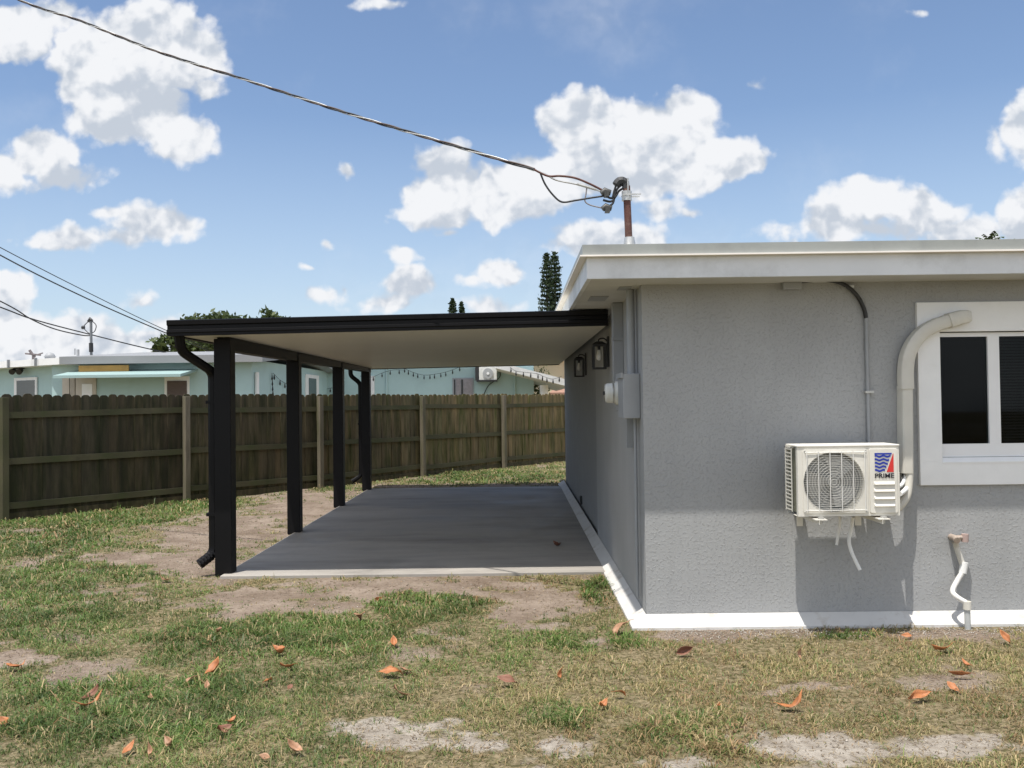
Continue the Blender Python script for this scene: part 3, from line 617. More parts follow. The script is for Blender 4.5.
for pts, mm, rr in (([(534,169.5),(548,176),(560,176),(575,178),(590,184),(602,190)], M_['rust'], .008),
                    ([(534,169.5),(545,174),(556,180),(575,184),(590,188),(603,192)], M_['steel'], .006),
                    ([(540,172),(545,184),(553,195),(562,202),(575,200.5),(590,198),(604,196)], M_['black'], .007),
                    ([(587,186),(586,194),(585,201),(590,205),(602,208)], mat('grey_jumper', (.22, .2, .2), .6), .005)):
    s = MB(); s.tube(smooth_path([kin(*p) for p in pts], 6), rr, 6); s.build('tail', mm, drop)
s = MB(); s.tube([kin(577,184), kin(596,189.5)], .010, 8); s.build('wedge_clamp', M_['steel'], drop)

# ------------------------------------------------------------------ wall-hung condenser
AY = 5.935; ADEP = .24; AXL, AXR = P(797.8, 480, AY).x, P(899.4, 480, AY).x; AZ1 = P(850, 446.6, AY).z; AZ0 = P(850, 516, AY).z
ac = empty('air_conditioner', ((AXL+AXR)/2, AY, AZ0), 'cream wall-hung air conditioner condenser with a blue and red logo on its front', 'air conditioner')
def rrect(x0, x1, z0, z1, r, n=5):
    pts = []
    for cx, cz_, a0 in ((x1-r, z1-r, 0), (x0+r, z1-r, 90), (x0+r, z0+r, 180), (x1-r, z0+r, 270)):
        for k in range(n+1):
            a = R(a0+90*k/n); pts.append((cx+r*math.cos(a), cz_+r*math.sin(a)))
    return pts
fc = P(833.3, 482, AY); FR = .195; NC = 64
gx0, gx1 = P(803, 480, AY).x, P(867.5, 480, AY).x; gz1, gz0 = P(835, 449, AY).z, P(835, 513.5, AY).z
# cabinet: shell without the front, then a front plate with the fan opening
s = MB(); x0, x1, z0, z1 = AXL, AXR, AZ0, AZ1; yb = AY+ADEP
s.add([(x0,AY,z0),(x1,AY,z0),(x1,AY,z1),(x0,AY,z1),(x0,yb,z0),(x1,yb,z0),(x1,yb,z1),(x0,yb,z1)], [(0,4,5,1),(1,5,6,2),(5,4,7,6),(2,6,7,3)])
s.add([(x0,AY,z0),(x0,AY,z1),(x0,AY+.035,z0),(x0,AY+.035,z1)], [(0,1,3,2)])
out = []
for k in range(NC):
    a = 2*math.pi*(k+.5)/NC; c_, s_ = math.cos(a), math.sin(a)
    tx = ((x1-fc.x) if c_ > 0 else (fc.x-x0))/abs(c_) if abs(c_) > 1e-6 else 9; tz = ((z1-fc.z) if s_ > 0 else (fc.z-z0))/abs(s_) if abs(s_) > 1e-6 else 9
    t = min(tx, tz); out.append((fc.x+c_*t, AY, fc.z+s_*t))
inn = [(fc.x+FR*math.cos(2*math.pi*(k+.5)/NC), AY, fc.z+FR*math.sin(2*math.pi*(k+.5)/NC)) for k in range(NC)]
rec = [(p[0], AY+.05, p[2]) for p in inn]
fs = [(k, (k+1)%NC, NC+(k+1)%NC, NC+k) for k in range(NC)] + [(NC+k, NC+(k+1)%NC, 2*NC+(k+1)%NC, 2*NC+k) for k in range(NC)]
s.add(out+inn+rec, fs)
# corners of the front plate
import itertools
for cx, cz_ in itertools.product((x0, x1), (z0, z1)):
    nn = sorted(range(NC), key=lambda k: (out[k][0]-cx)**2+(out[k][2]-cz_)**2)
    a_ = next(k for k in nn if abs(out[k][0]-cx) < 1e-6); b2 = next(k for k in nn if abs(out[k][2]-cz_) < 1e-6)
    s.add([out[a_], (cx, AY, cz_), out[b2]], [(0, 1, 2)])
cab = s.build('cabinet', M_['acpaint'], ac)
s = MB(); s.box(x0-.004, x1+.004, AY-.006, yb+.004, z1, z1+.012); s.build('top_cover', M_['actop'], ac, .004)
# raised grille surround
s = MB(); o1 = rrect(gx0, gx1, gz0, gz1, .02, 4)
npt = len(o1)
angs = [math.atan2(p[1]-fc.z, p[0]-fc.x) for p in o1]
ring = [(fc.x+(FR+.004)*math.cos(a), fc.z+(FR+.004)*math.sin(a)) for a in angs]
# subdivide the outline finely so the ring is round
def dens(pts, m=6):
    o = []
    for k in range(len(pts)):
        a, b = pts[k], pts[(k+1) % len(pts)]
        for t in range(m): o.append((a[0]+(b[0]-a[0])*t/m, a[1]+(b[1]-a[1])*t/m))
    return o
o2 = dens(o1); rg = []
for p in o2:
    a = math.atan2(p[1]-fc.z, p[0]-fc.x); rg.append((fc.x+(FR+.003)*math.cos(a), fc.z+(FR+.003)*math.sin(a)))
n2 = len(o2); vs = [(p[0], AY-.007, p[1]) for p in o2]+[(p[0], AY-.010, p[1]) for p in rg]+[(p[0], AY-.0005, p[1]) for p in o2]+[(p[0], AY+.01, p[1]) for p in rg]
s.add(vs, [(k,(k+1)%n2,n2+(k+1)%n2,n2+k) for k in range(n2)]+[(k,(k+1)%n2,2*n2+(k+1)%n2,2*n2+k) for k in range(n2)]+[(n2+k,n2+(k+1)%n2,3*n2+(k+1)%n2,3*n2+k) for k in range(n2)])
gsur = s.build('grille_frame', M_['acpaint'], ac)
s = MB()
for k in range(1, 11):
    r_ = FR*k/11; s.tube([(fc.x+r_*math.cos(2*math.pi*j/40), AY-.014+.006*(k/11)**2, fc.z+r_*math.sin(2*math.pi*j/40)) for j in range(41)], .0017, 4, cap=False)
for k in range(-13, 14):
    zz = fc.z+k*.0145; hw = math.sqrt(max(0, (FR+.006)**2-(zz-fc.z)**2))
    if hw > .02: s.tube([(fc.x-hw, AY-.012, zz), (fc.x+hw, AY-.012, zz)], .0014, 4)
s.build('grille', M_['wire'], ac)
s = MB()
for k in range(6):
    xx = gx0+.022+k*(gx1-gx0-.044)/5
    s.tube([(xx, AY-.018, gz0+.015), (xx, AY-.019, gz1-.015)], .0030, 6)
s.tube([(gx0+.012, AY-.015, gz1-.022), (gx1-.012, AY-.015, gz1-.022)], .003, 6); s.tube([(gx0+.012, AY-.015, gz0+.022), (gx1-.012, AY-.015, gz0+.022)], .003, 6)
s.build('grille_bars', mat('grille_bar_paint', (.70, .69, .65), .45), ac)
s = MB(); s.tube([(fc.x, AY+.05, fc.z), (fc.x, AY+.055, fc.z)], FR+.004, 40); s.build('shroud', mat('grey_coil', (.27, .275, .265), .7, .2, 40), ac)
s = MB(); s.tube([(fc.x, AY+.008, fc.z), (fc.x, AY+.045, fc.z)], [.035, .045], 20)
for k in range(3):
    a0 = R(20+120*k); vs = []
    for j in range(7):
        a = a0+R(70)*j/6; vs += [(fc.x+.04*math.cos(a), AY+.018+.004*j, fc.z+.04*math.sin(a)), (fc.x+(.165+.012*math.sin(j*.5))*math.cos(a+.25), AY+.012+.005*j, fc.z+(.165+.012*math.sin(j*.5))*math.sin(a+.25))]
    s.add(vs, [(2*j, 2*j+1, 2*j+3, 2*j+2) for j in range(6)], True)
s.build('fan', mat('grey_fan_blades', (.36, .36, .345), .4), ac, fix=False)
# service side panel with louvres and the mark
sx0, sx1 = P(869.5, 480, AY).x, P(897, 480, AY).x
pp = rrect(sx0, sx1, gz0, gz1, .008, 3); n3 = len(pp)
s = MB(); s.add([(p[0], AY-.010, p[1]) for p in pp]+[(p[0], AY-.0005, p[1]) for p in pp], [tuple(range(n3))]+[(k,(k+1)%n3,n3+(k+1)%n3,n3+k) for k in range(n3)])
sp = s.build('service_panel', M_['acpaint'], ac, .003)
s = MB()
for yy in (483.5, 490.5, 498, 505.2):
    zc_ = P(884, yy, AY).z; a, b = sx0+.022, sx1-.018
    s.add([(a, AY-.010, zc_+.014), (b, AY-.010, zc_+.014), (b, AY-.010, zc_-.010), (a, AY-.010, zc_-.010), (a+.008, AY-.023, zc_-.004), (b-.008, AY-.023, zc_-.004)], [(0,1,5,4),(4,5,2,3),(0,4,3),(1,2,5)])
s.build('louvres', M_['acpaint'], sp)
# mark: blue waves cut by a slanting white gap, red wedge, name beneath
lx0, lx1 = P(874, 462, AY).x, P(892.8, 462, AY).x; lz1, lz0 = P(883, 452.8, AY).z, P(883, 472, AY).z; lw, lh = lx1-lx0, lz1-lz0; ly = AY-.0125
blue = mat('logo_blue', (.012, .035, .33), .35, .02); red = mat('logo_red', (.62, .035, .03), .35, .02); ink = mat('logo_ink', (.02, .02, .03), .4, .02)
s = MB()
def cut(v): return .50 + .42*v      # right limit of the waves at height v (0 bottom, 1 top)
s.add([(lx0, ly, lz1), (lx0+lw*.93, ly, lz1), (lx0+lw*.89, ly, lz1-lh*.085), (lx0, ly, lz1-lh*.085)], [(0,1,2,3)])
for k in range(5):
    vc = .83-k*.185; ns = 14; R_ = cut(vc); vs = []
    for j in range(ns+1):
        uu = R_*j/ns; wv = .035*math.sin(uu*2*math.pi/.42+.9)
        vs += [(lx0+lw*uu, ly, lz0+lh*(vc+wv+.052)), (lx0+lw*uu, ly, lz0+lh*(vc+wv-.052))]
    s.add(vs, [(2*j, 2*j+2, 2*j+3, 2*j+1) for j in range(ns)])
s.build('logo_waves', blue, sp, fix=False)
s = MB(); s.add([(lx0+lw*.62, ly, lz0), (lx1, ly, lz0), (lx1, ly, lz1-lh*.03), (lx1-lw*.02, ly, lz1-lh*.03)], [(0,1,2,3)]); s.build('logo_wedge', red, sp, fix=False)
fcv = bpy.data.curves.new('lettering', 'FONT'); fcv.body = 'PRIME'; fcv.size = .046; fcv.extrude = .0006; fcv.offset = .0011; fcv.align_x = 'CENTER'; fcv.space_character = 1.0
fo = bpy.data.objects.new('tmp', fcv); col.objects.link(fo)
bpy.context.view_layer.update()
tm = bpy.data.meshes.new_from_object(fo.evaluated_get(bpy.context.evaluated_depsgraph_get())); bpy.data.objects.remove(fo)
tm.materials.clear(); tm.materials.append(ink)
xs = [vv.co.x for vv in tm.vertices]; wdt = max(xs)-min(xs); ys = [vv.co.y for vv in tm.vertices]; hgt = max(ys)
tz1, tz0 = P(883, 473.2, AY).z, P(883, 477.6, AY).z
for vv in tm.vertices:
    q = vv.co.copy(); vv.co = Vector(((lx0+lx1)/2+q.x*(lw*1.02/wdt), ly-q.z, tz0+q.y*((tz1-tz0)/hgt))) - ac.location
to = bpy.data.objects.new('lettering', tm); col.objects.link(to); to.parent = sp
# left side: coil and guard with slots
s = MB(); s.box(AXL+.012, AXL+.02, AY+.035, yb-.01, AZ0+.02, AZ1-.01); s.build('coil', M_['fins'], ac)
s = MB(); gy0, gy1 = AY+.10, yb+.004; xo = AXL-.010
s.box(xo, xo+.004, gy0, gy0+.012, AZ0+.02, AZ1); s.box(xo, xo+.004, gy1-.014, gy1, AZ0+.02, AZ1)
for k in range(17):
    zz = AZ0+.03+k*(AZ1-AZ0-.05)/16; s.box(xo+.0005, xo+.0035, gy0+.006, gy1-.008, zz-.004, zz+.004)
s.box(xo, AXL+.02, gy0, gy1, AZ1-.012, AZ1-.001); s.build('coil_guard', M_['acpaint'], ac)
# right side valve cover, drawn out towards the wall to widen its shadow
s = MB(); s.hexa([(x1+.001,AY+.06,z0+.03),(x1+.042,AY+.09,z0+.06),(x1+.042,yb+.09,z0+.06),(x1-.12,yb+.09,z0+.03),(x1+.001,AY+.06,z1-.16),(x1+.042,AY+.09,z1-.18),(x1+.042,yb+.09,z1-.18),(x1-.12,yb+.09,z1-.16)]); s.build('valve_cover', M_['acpaint'], ac, .004)
for zz in (z1-.06, z1-.11): s = MB(); s.tube([(x1,AY+.12,zz),(x1+.028,AY+.12,zz)], .014, 12); s.build('valve', M_['insul'], ac)
for cx_, cz_ in ((gx0+.012,gz1-.012),(gx1-.012,gz1-.012),(gx0+.012,gz0+.012),(gx1-.012,gz0+.012),(sx1-.01,gz0-.012)):
    s = MB(); s.tube([(cx_, AY-.007, cz_), (cx_, AY-.012, cz_)], .005, 10); s.build('screw', M_['steel'], ac)
# brackets, drain hose
br = empty('condenser_bracket', (P(853,520,WY).x, WY, AZ0-.03), 'pair of metal wall brackets carrying the air conditioner', 'bracket')
for xx in (P(822, 520, 5.88).x, P(885, 520, 5.88).x):
    s = MB(); s.box(xx-.045, xx+.03, 5.865, WY-.004, AZ0-.018, AZ0-.012); s.box(xx-.022, xx-.018, 5.865, WY-.004, AZ0-.045, AZ0-.0181); s.box(xx-.022, xx+.022, WY-.008, WY-.001, AZ0-.12, AZ0-.019)
    arm = s.build('arm', M_['acpaint'], br)
    s = MB(); s.tube([(xx, 5.90, AZ0-.012), (xx, 5.90, AZ0+.0)], .022, 10); s.tube([(xx, 5.90, AZ0-.045), (xx, 5.90, AZ0-.018)], .009, 8); s.build('bolt', M_['steel'], arm)
s = MB(); s.tube(smooth_path([P(839.5, 516, 6.25), P(839.5, 525, 6.26), P(838, 535, 6.27), P(836.5, 545, 6.27)]), .010, 8)
tag(s.build('cable_end', M_['insul']), 'short white cable end hanging below the middle of the air conditioner', 'cable')
s = MB(); s.tube(smooth_path([P(853, 517, 6.20), P(851, 530, 6.22), P(849, 541, 6.22), P(852, 553, 6.20), P(860, 570, 6.17)]), .0125, 8)
tag(s.build('drain_hose', M_['insul']), 'crooked white drain hose hanging under the air conditioner', 'hose')
# line set cover arching up over the window trim
ls = empty('pipe_cover', (P(906,470,WY).x, WY, P(906,472,WY).z), 'beige pipe cover rising beside the window and arching over its trim', 'pipe cover')
def ribbon(pts, hw, y0, y1, name, mm, par, cap=False):
    path = [Vector(p) for p in pts]; vs = []; fs = []; n = len(path)
    for k in range(n):
        d = (path[min(k+1,n-1)]-path[max(k-1,0)]); d.y = 0; d.normalize(); nn = Vector((d.z, 0, -d.x)); h_ = hw[k] if hasattr(hw, '__len__') else hw
        sec = [(-1, y1), (-1, y0+.022), (-.90, y0+.007), (-.66, y0), (.66, y0), (.90, y0+.007), (1, y0+.022), (1, y1)]
        for a, yy in sec: q = path[k]+nn*(h_*a); vs.append((q.x, yy, q.z))
    for k in range(n-1):
        for j in range(8): fs.append((k*8+j, k*8+(j+1)%8, (k+1)*8+(j+1)%8, (k+1)*8+j))
    fs += [tuple(range(8)), tuple(reversed(range((n-1)*8, n*8)))]
    m = MB(); m.add(vs, fs, True)
    o = m.build(name, mm, par); o.data.polygons.foreach_set('use_smooth', [True]*len(o.data.polygons))
    ed = o.modifiers.new('split', 'EDGE_SPLIT'); ed.split_angle = R(35); return o
yy = WY-.06
ribbon([P(906.5,473,yy), P(906,386,yy)], .040, WY-.095, WY-.002, 'lower_section', M_['duct'], ls)
ribbon(smooth_path([P(906,389,yy), P(905.5,372,yy), P(907.5,356,yy), P(914,342,yy), P(924,331.5,yy), P(938,324,yy)], 6), .047, WY-.103, WY-.032, 'elbow', M_['duct'], ls)
ribbon([P(936,325,yy), P(952,319.5,yy)], .046, WY-.101, WY-.032, 'upper_section', M_['duct'], ls)
ribbon([P(948,321,yy), P(960,317.5,yy), P(966,316.8,yy), P(968.5,316.6,yy)], [.052,.050,.046,.038], WY-.108, WY-.032, 'end_cap', M_['pvc'], ls)
s = MB(); s.tube(smooth_path([P(910,470,WY-.05), P(910,480,WY-.06), P(906,489,WY-.10), P(900,494,6.10)]), .016, 10); s.build('pipe', M_['insul'], ls)
s = MB(); s.tube(smooth_path([P(905,470,WY-.04), P(905.5,476,WY-.06), P(902,484,WY-.10), P(898,487,6.10)]), .013, 10); s.build('pipe', M_['insul'], ls)
s = MB(); s.tube(smooth_path([P(909,470,WY-.06), P(908.5,482,WY-.07), P(906,497,WY-.09), P(897,508,WY-.10), P(886,510,WY-.10)]), .030, 10); s.build('pipe', M_['duct'], ls)  # extra loop added to shade the bright sliver between condenser and duct shadows
s = MB(); s.tube(smooth_path([P(902.5,470,WY-.04), P(902.5,476,WY-.06), P(900,482,WY-.10), P(897,484,6.12)]), .006, 8); s.build('cable', M_['black'], ls)
# black cable down the wall
cb = empty('wall_cable', P(850,290,WY), 'black cable curving from the soffit into a grey conduit above the air conditioner', 'cable')
s = MB(); s.tube(smooth_path([P(800,281.5,WY-.03), P(820,280,WY-.03), P(836,281.5,WY-.03), P(848,287,WY-.03), P(858,297,WY-.025), P(864,309,WY-.02), P(866,318,WY-.018)]), .014, 8); s.build('sheath', M_['black'], cb)
s = MB(); s.tube([P(866,316,WY-.016), P(867.5,380,WY-.016), P(869,446,WY-.016)], .0125, 8); s.build('conduit', M_['greypaint'], cb)
for (a, b) in ((848,287),(867.8,392)):
    c0 = P(a, b, WY); s = MB(); s.box(c0.x-.03, c0.x+.03, WY-.035, WY-.001, c0.z-.008, c0.z+.008); s.build('clip', M_['steel'], cb)
# hose bib standpipe
st = empty('standpipe', G(967, 634), 'crooked pale garden standpipe with a brass tap against the white footing', 'standpipe')
y1_ = WY-.05
s = MB(); s.tube([P(955,542,y1_), P(958,552,y1_), P(963.5,567,y1_)], .0195, 10); s.build('upper_pipe', M_['pvc'], st)
s = MB(); s.tube([P(964.5,562,y1_-.005), P(962.5,573,y1_-.005)], .026, 10); s.build('coupling', M_['insul'], st)
s = MB(); s.tube(smooth_path([P(962,573,y1_-.01), P(957,581,y1_-.02), P(952.5,591,y1_-.05), P(957,597,y1_-.10), P(966,602.5,y1_-.13)], 5), .0175, 10); s.build('offset_pipe', mat('white_pvc', (.68,.67,.64), .4), st)
s = MB(); a = P(967,602,y1_-.13); s.tube([(a.x,a.y,a.z+.005),(a.x,a.y,a.z-.05)], .027, 12); s.build('elbow', M_['pvc'], st)
s = MB(); s.tube([(a.x,a.y,a.z-.04),(a.x+.002,a.y,-.03)], .020, 12); s.build('riser', mat('grey_pvc', (.42,.44,.43), .45), st)
s = MB(); a = P(955,538,y1_-.01); s.tube([(a.x,WY-.001,a.z),(a.x,WY-.07,a.z),(a.x-.01,WY-.11,a.z-.01)], .022, 10); s.tube([(a.x+.0,WY-.07,a.z+.005),(a.x+.06,WY-.075,a.z+.005)], .016, 8); s.build('tap', M_['brass'], st)
s = MB(); s.tube([(a.x+.06,WY-.076,a.z-.025),(a.x+.062,WY-.076,a.z+.03)], .024, 8); s.build('handle', mat('pink_metal', (.40,.30,.27), .5), st)

# ------------------------------------------------------------------ wooden fence
def vcol_mat(name, base, c2, **k): return mat(name, base, attr='tint', c2=c2, **k)
wood = vcol_mat('weathered_picket_wood', (.100, .080, .042), (.040, .042, .010), rough=.85, var=.40, scale=3, c2scale=1.6, c2lo=.42, c2hi=.62, stretch=(4, 4, .55), bump=.6, bscale=40)
woodl = mat('weathered_post_wood', (.175, .150, .105), .85, .3, 4, .6, 50, c2=(.085, .082, .042), c2scale=2.0, c2lo=.45, c2hi=.65, stretch=(4, 4, .6))
woodr = mat('mossy_rail_wood', (.088, .080, .042), .85, .3, 4, .6, 50, c2=(.045, .052, .018), c2scale=2.0, c2lo=.42, c2hi=.65)
F0 = Vector((-7.2, 12.6, 0)); FD = Vector((-.33+7.2, 21.7-12.6, 0)).normalized(); FN = Vector((FD.y, -FD.x, 0)); STEP = 2.85
fence = empty('wooden_fence', F0, 'weathered wooden privacy fence with dog-eared pickets behind the carport', 'fence')
FT = 1.775
def tinted(mb, tints, name, m, parent):
    o = mb.build(name, m, parent, fix=False); at = o.data.attributes.new('tint', 'FLOAT_COLOR', 'POINT')
    at.data.foreach_set('color', np.array(tints, np.float32).ravel()); return o
def fence_run(o0, D, Nn, k0, k1, fence):
    for k in range(k0, k1):
        a = o0+D*STEP*k
        mb = MB(); ti = []; n = 20; pw = STEP/n; pw2 = pw
        for j in range(n):
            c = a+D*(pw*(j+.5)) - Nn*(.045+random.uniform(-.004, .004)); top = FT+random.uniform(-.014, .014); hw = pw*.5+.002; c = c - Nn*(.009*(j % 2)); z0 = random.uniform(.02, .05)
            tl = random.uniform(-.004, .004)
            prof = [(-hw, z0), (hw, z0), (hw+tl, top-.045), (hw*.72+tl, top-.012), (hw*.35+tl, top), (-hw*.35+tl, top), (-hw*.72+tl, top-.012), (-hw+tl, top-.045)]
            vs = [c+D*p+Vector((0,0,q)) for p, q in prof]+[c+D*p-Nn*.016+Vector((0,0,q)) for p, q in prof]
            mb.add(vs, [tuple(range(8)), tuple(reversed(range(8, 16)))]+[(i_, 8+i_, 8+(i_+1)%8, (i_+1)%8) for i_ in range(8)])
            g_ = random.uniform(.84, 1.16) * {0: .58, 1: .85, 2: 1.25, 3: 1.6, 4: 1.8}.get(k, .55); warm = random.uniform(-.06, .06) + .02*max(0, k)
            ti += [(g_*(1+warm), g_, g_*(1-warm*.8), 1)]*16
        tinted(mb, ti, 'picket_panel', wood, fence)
        for zc_, hh in ((1.50, .045), (.83, .045), (.20, .045)):
            mb = MB(); c = a+D*(STEP/2); zt = random.uniform(-.02, .02)
            p = []
            for zz in (zc_-hh, zc_+hh):
                for s1, s2 in ((-1,-1),(1,-1),(1,1),(-1,1)):
                    q = c+D*(STEP/2*s1*.999)-Nn*(.022)+Nn*(.019*s2); p.append((q.x, q.y, zz+zt*s1))
            mb.hexa(p); mb.build('rail', woodr, fence)
        # kick board
        mb = MB(); q = a+D*(STEP/2)-Nn*.030; mb.obox(q, D, STEP/2*.998, Nn, .008, -.02, .10); mb.build('kick_board', wood, fence)
    for k in range(k0, k1+1):
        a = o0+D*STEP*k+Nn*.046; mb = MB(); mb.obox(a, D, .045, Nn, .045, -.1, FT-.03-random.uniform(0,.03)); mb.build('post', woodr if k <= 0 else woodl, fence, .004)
fence_run(F0, FD, FN, -3, 5, fence)
for o in fence.children:
    if o.name.startswith('kick'):
        at = o.data.attributes.new('tint', 'FLOAT_COLOR', 'POINT'); at.data.foreach_set('color', np.array([(.8,.8,.8,1)]*len(o.data.vertices), np.float32).ravel())

# ------------------------------------------------------------------ turquoise neighbour beyond the fence
nb = empty('turquoise_house', (-9, 23.5, 0), 'long pale turquoise house with low white roof behind the wooden fence', 'house')
AD = 23.5; AXc = -6.9
def wallbox(x0_, x1_, y0_, y1_, z1_, nm='wall', m=None): s = MB(); s.box(x0_, x1_, y0_, y1_, -.05, z1_); return s.build(nm, m or M_['teal'], nb)
ax0 = P(52, 380, AD).x
wallbox(ax0, AXc, AD, 33.0, 2.78)
wallbox(AXc-.5, .66, 33.0, 41, 3.35)
# angled left wing
c1 = Vector((ax0+.0, AD+.35, 0)); dv = Vector((-2.45, 1.6, 0)).normalized(); nv = Vector((dv.y, -dv.x, 0))*-1
nv = Vector((-.547, -.837, 0))
c2_ = c1+dv*9
s = MB(); bk = -nv*5
pts = [c1, c2_, c2_+bk, c1+bk]; s.hexa([(p.x,p.y,-.05) for p in pts]+[(p.x,p.y,2.74) for p in pts]); s.build('wall', M_['teal'], nb)
wroof = MB()
ftop = P(60, 356.7, 23.0); fbot = P(60, 364.3, 23.0)
c1r = Vector((ftop.x, 23.0, 0)); e1 = c1r; e2 = c1r+dv*10
pts = [e1, e2, e2+bk*1.15, e1+bk*1.15]
wroof.hexa([(p.x,p.y,fbot.z) for p in pts]+[(p.x,p.y,ftop.z-.02+ (0 if i_ < 2 else .25)) for i_, p in enumerate(pts)])
wroof.build('roof', M_['white'], nb)
for tt in (1.1, 2.45): s = MB(); q = e1+dv*tt+nv*.03; s.obox(q, dv, .02, nv, .035, fbot.z-.01, ftop.z+.01); s.build('gutter_strap', M_['greypaint'], nb)
# main low-pitched roof with fascia
s = MB(); rx0, rx1 = ftop.x-.02, AXc+.42
s.add([(rx0,23.0,fbot.z),(rx1,23.0,fbot.z),(rx0,23.0,ftop.z),(rx1,23.0,ftop.z),(rx0,28.2,ftop.z+.40),(rx1,28.2,ftop.z+.40),(rx0,33.4,ftop.z),(rx1,33.4,ftop.z),(rx0,33.4,fbot.z),(rx1,33.4,fbot.z),(rx0,28.2,fbot.z+.40),(rx1,28.2,fbot.z+.40)],
      [(0,1,3,2),(2,3,5,4),(4,5,7,6),(6,7,9,8),(0,2,4,10),(4,6,8,10),(1,11,5,3),(5,11,9,7),(0,10,11,1),(10,8,9,11)])
s.build('roof', mat('neighbour_roof_white', (.25,.255,.26), .6, .08, 1), nb)
s = MB(); s.box(AXc-.2, 1.1, 32.5, 41.5, 3.36, 3.62); s.build('roof', M_['white'], nb)
wy_ = AD-.01
def plate(px0, py0, px1, py1, D, th, m, nm, par=nb):
    a = P(px0, py0, D); b = P(px1, py1, D); s = MB(); s.box(a.x, b.x, D-th, D, b.z, a.z); return s.build(nm, m, par)
# side window left wing (with curved branch reflection left out), door, awning, ochre board, shutters
a = P(78, 364.8, 23.02); b = P(128, 371, 23.02); s = MB(); s.box(a.x, b.x, 23.05, 23.09, b.z, a.z-.02); s.build('eave_board', M_['ochre'], nb)
a = P(55, 372, 22.4); b = P(182, 376, 22.4)
s = MB(); s.hexa([(a.x,22.3,b.z-.02),(b.x,22.3,b.z-.02),(b.x,23.49,b.z+.16),(a.x,23.49,b.z+.16),(a.x,22.3,b.z+.05),(b.x,22.3,b.z+.05),(b.x,23.49,b.z+.22),(a.x,23.49,b.z+.22)]); s.build('awning', M_['tealpale'], nb)
dr = plate(76.5, 375, 97, 470, AD, .05, M_['beige'], 'door')
plate(82, 384, 92.5, 397, AD-.051, .01, M_['white'], 'pane', dr)
plate(63, 375, 70, 460, AD, .04, M_['beige'], 'door_post'); plate(71, 375, 76, 460, AD, .06, mat('beige_louvre', (.40,.36,.30), .6), 'side_panel')
w_ = plate(165, 376.5, 190, 420, AD, .04, M_['white'], 'window'); plate(167.3, 381, 187, 418, AD-.041, .02, M_['brown'], 'shutter', w_)
q0 = c1+dv*1.05; 
def wingplate(px0, py0, px1, py1, m, nm, off, th=.03, par=nb):
    ps = []
    for (px, py) in ((px0,py1),(px1,py1),(px1,py0),(px0,py0)):
        d = ray(px, py); o_ = Vector((0,0,CZ)); t = ((c1+nv*off-o_).dot(nv))/(d.dot(nv)); ps.append(o_+d*t)
    s = MB(); zlo, zhi = ps[0].z, ps[2].z; A, B = ps[0], ps[1]
    s.hexa([(A.x,A.y,zlo),(B.x,B.y,zlo),((B-nv*th).x,(B-nv*th).y,zlo),((A-nv*th).x,(A-nv*th).y,zlo),(A.x,A.y,zhi),(B.x,B.y,zhi),((B-nv*th).x,(B-nv*th).y,zhi),((A-nv*th).x,(A-nv*th).y,zhi)]); return s.build(nm, m, par)
w_ = wingplate(14, 377, 36.5, 410, M_['white'], 'window', .05); wingplate(16.5, 380, 34.5, 408, M_['glassdark'], 'pane', .056, .02, w_)
fl = empty('floodlight', (c1+dv*1.2+nv*.1), 'twin black floodlight under the left end of the neighbour roof', 'floodlight')
for px in (14.5, 21.5):
    d = ray(px, 370); o_ = Vector((0,0,CZ)); t = ((c1+nv*.12-o_).dot(nv))/(d.dot(nv)); q = o_+d*t
    s = MB(); s.tube([q, q+Vector((0,-.14,-.06))], [.06,.085], 10); s.build('lamp_head', M_['black'], fl)
s = MB(); s.box(q.x-.2, q.x+.02, q.y+.02, q.y+.12, q.z+.03, q.z+.12); s.build('mount', M_['black'], fl)
# right-hand side wall fittings
def sidebox(px0, py0, px1, py1, X, th, m, nm, par=nb):
    a = PX(px0, py0, X); b = PX(px1, py1, X); zz = sorted((a.z, b.z)); s = MB(); s.box(X, X+th, a.y, b.y, zz[0], zz[1]); return s.build(nm, m, par)
a = PX(305, 374, AXc); b = PX(318, 396, AXc)
s = MB(); s.box(AXc, AXc+.04, a.y, b.y, 1.6, a.z); w_ = s.build('window', M_['white'], nb); s = MB(); s.box(AXc+.041, AXc+.05, a.y+.35, b.y-.45, 1.6, a.z-.12); s.build('pane', M_['glassdark'], w_)
s = MB(); s.tube([(AXc+.06, 23.75, 0), (AXc+.06, 23.75, 2.45)], .06, 8); s.build('downspout', M_['white'], nb)
# far wall fittings
BD = 33.0
w_ = plate(452.5, 378, 474, 420, BD, .05, M_['greypaint'], 'window'); plate(456, 379, 461, 420, BD-.051, .02, M_['greyshut'], 'shutter', w_); plate(463.5, 379, 472.5, 420, BD-.051, .02, M_['greyshut'], 'shutter', w_); plate(454, 379.5, 455.6, 420, BD-.051, .02, M_['black'], 'gap', w_); plate(461.3, 379.5, 463.3, 420, BD-.051, .02, M_['black'], 'gap', w_)
s = MB(); q = P(515, 390, BD); s.tube([(q.x, BD-.04, 0), (q.x, BD-.04, 3.3)], .035, 8); s.build('pipe', M_['teal'], nb)
s = MB(); q = P(387, 390, BD); s.tube([(q.x, BD-.04, 0), (q.x, BD-.04, 3.3)], .04, 8); s.build('pipe', M_['teal'], nb)
s = MB(); q = P(373, 390, BD); s.box(q.x-.10, q.x+.06, BD-.05, BD, 0, 2.6); s.build('trim_board', M_['white'], nb)
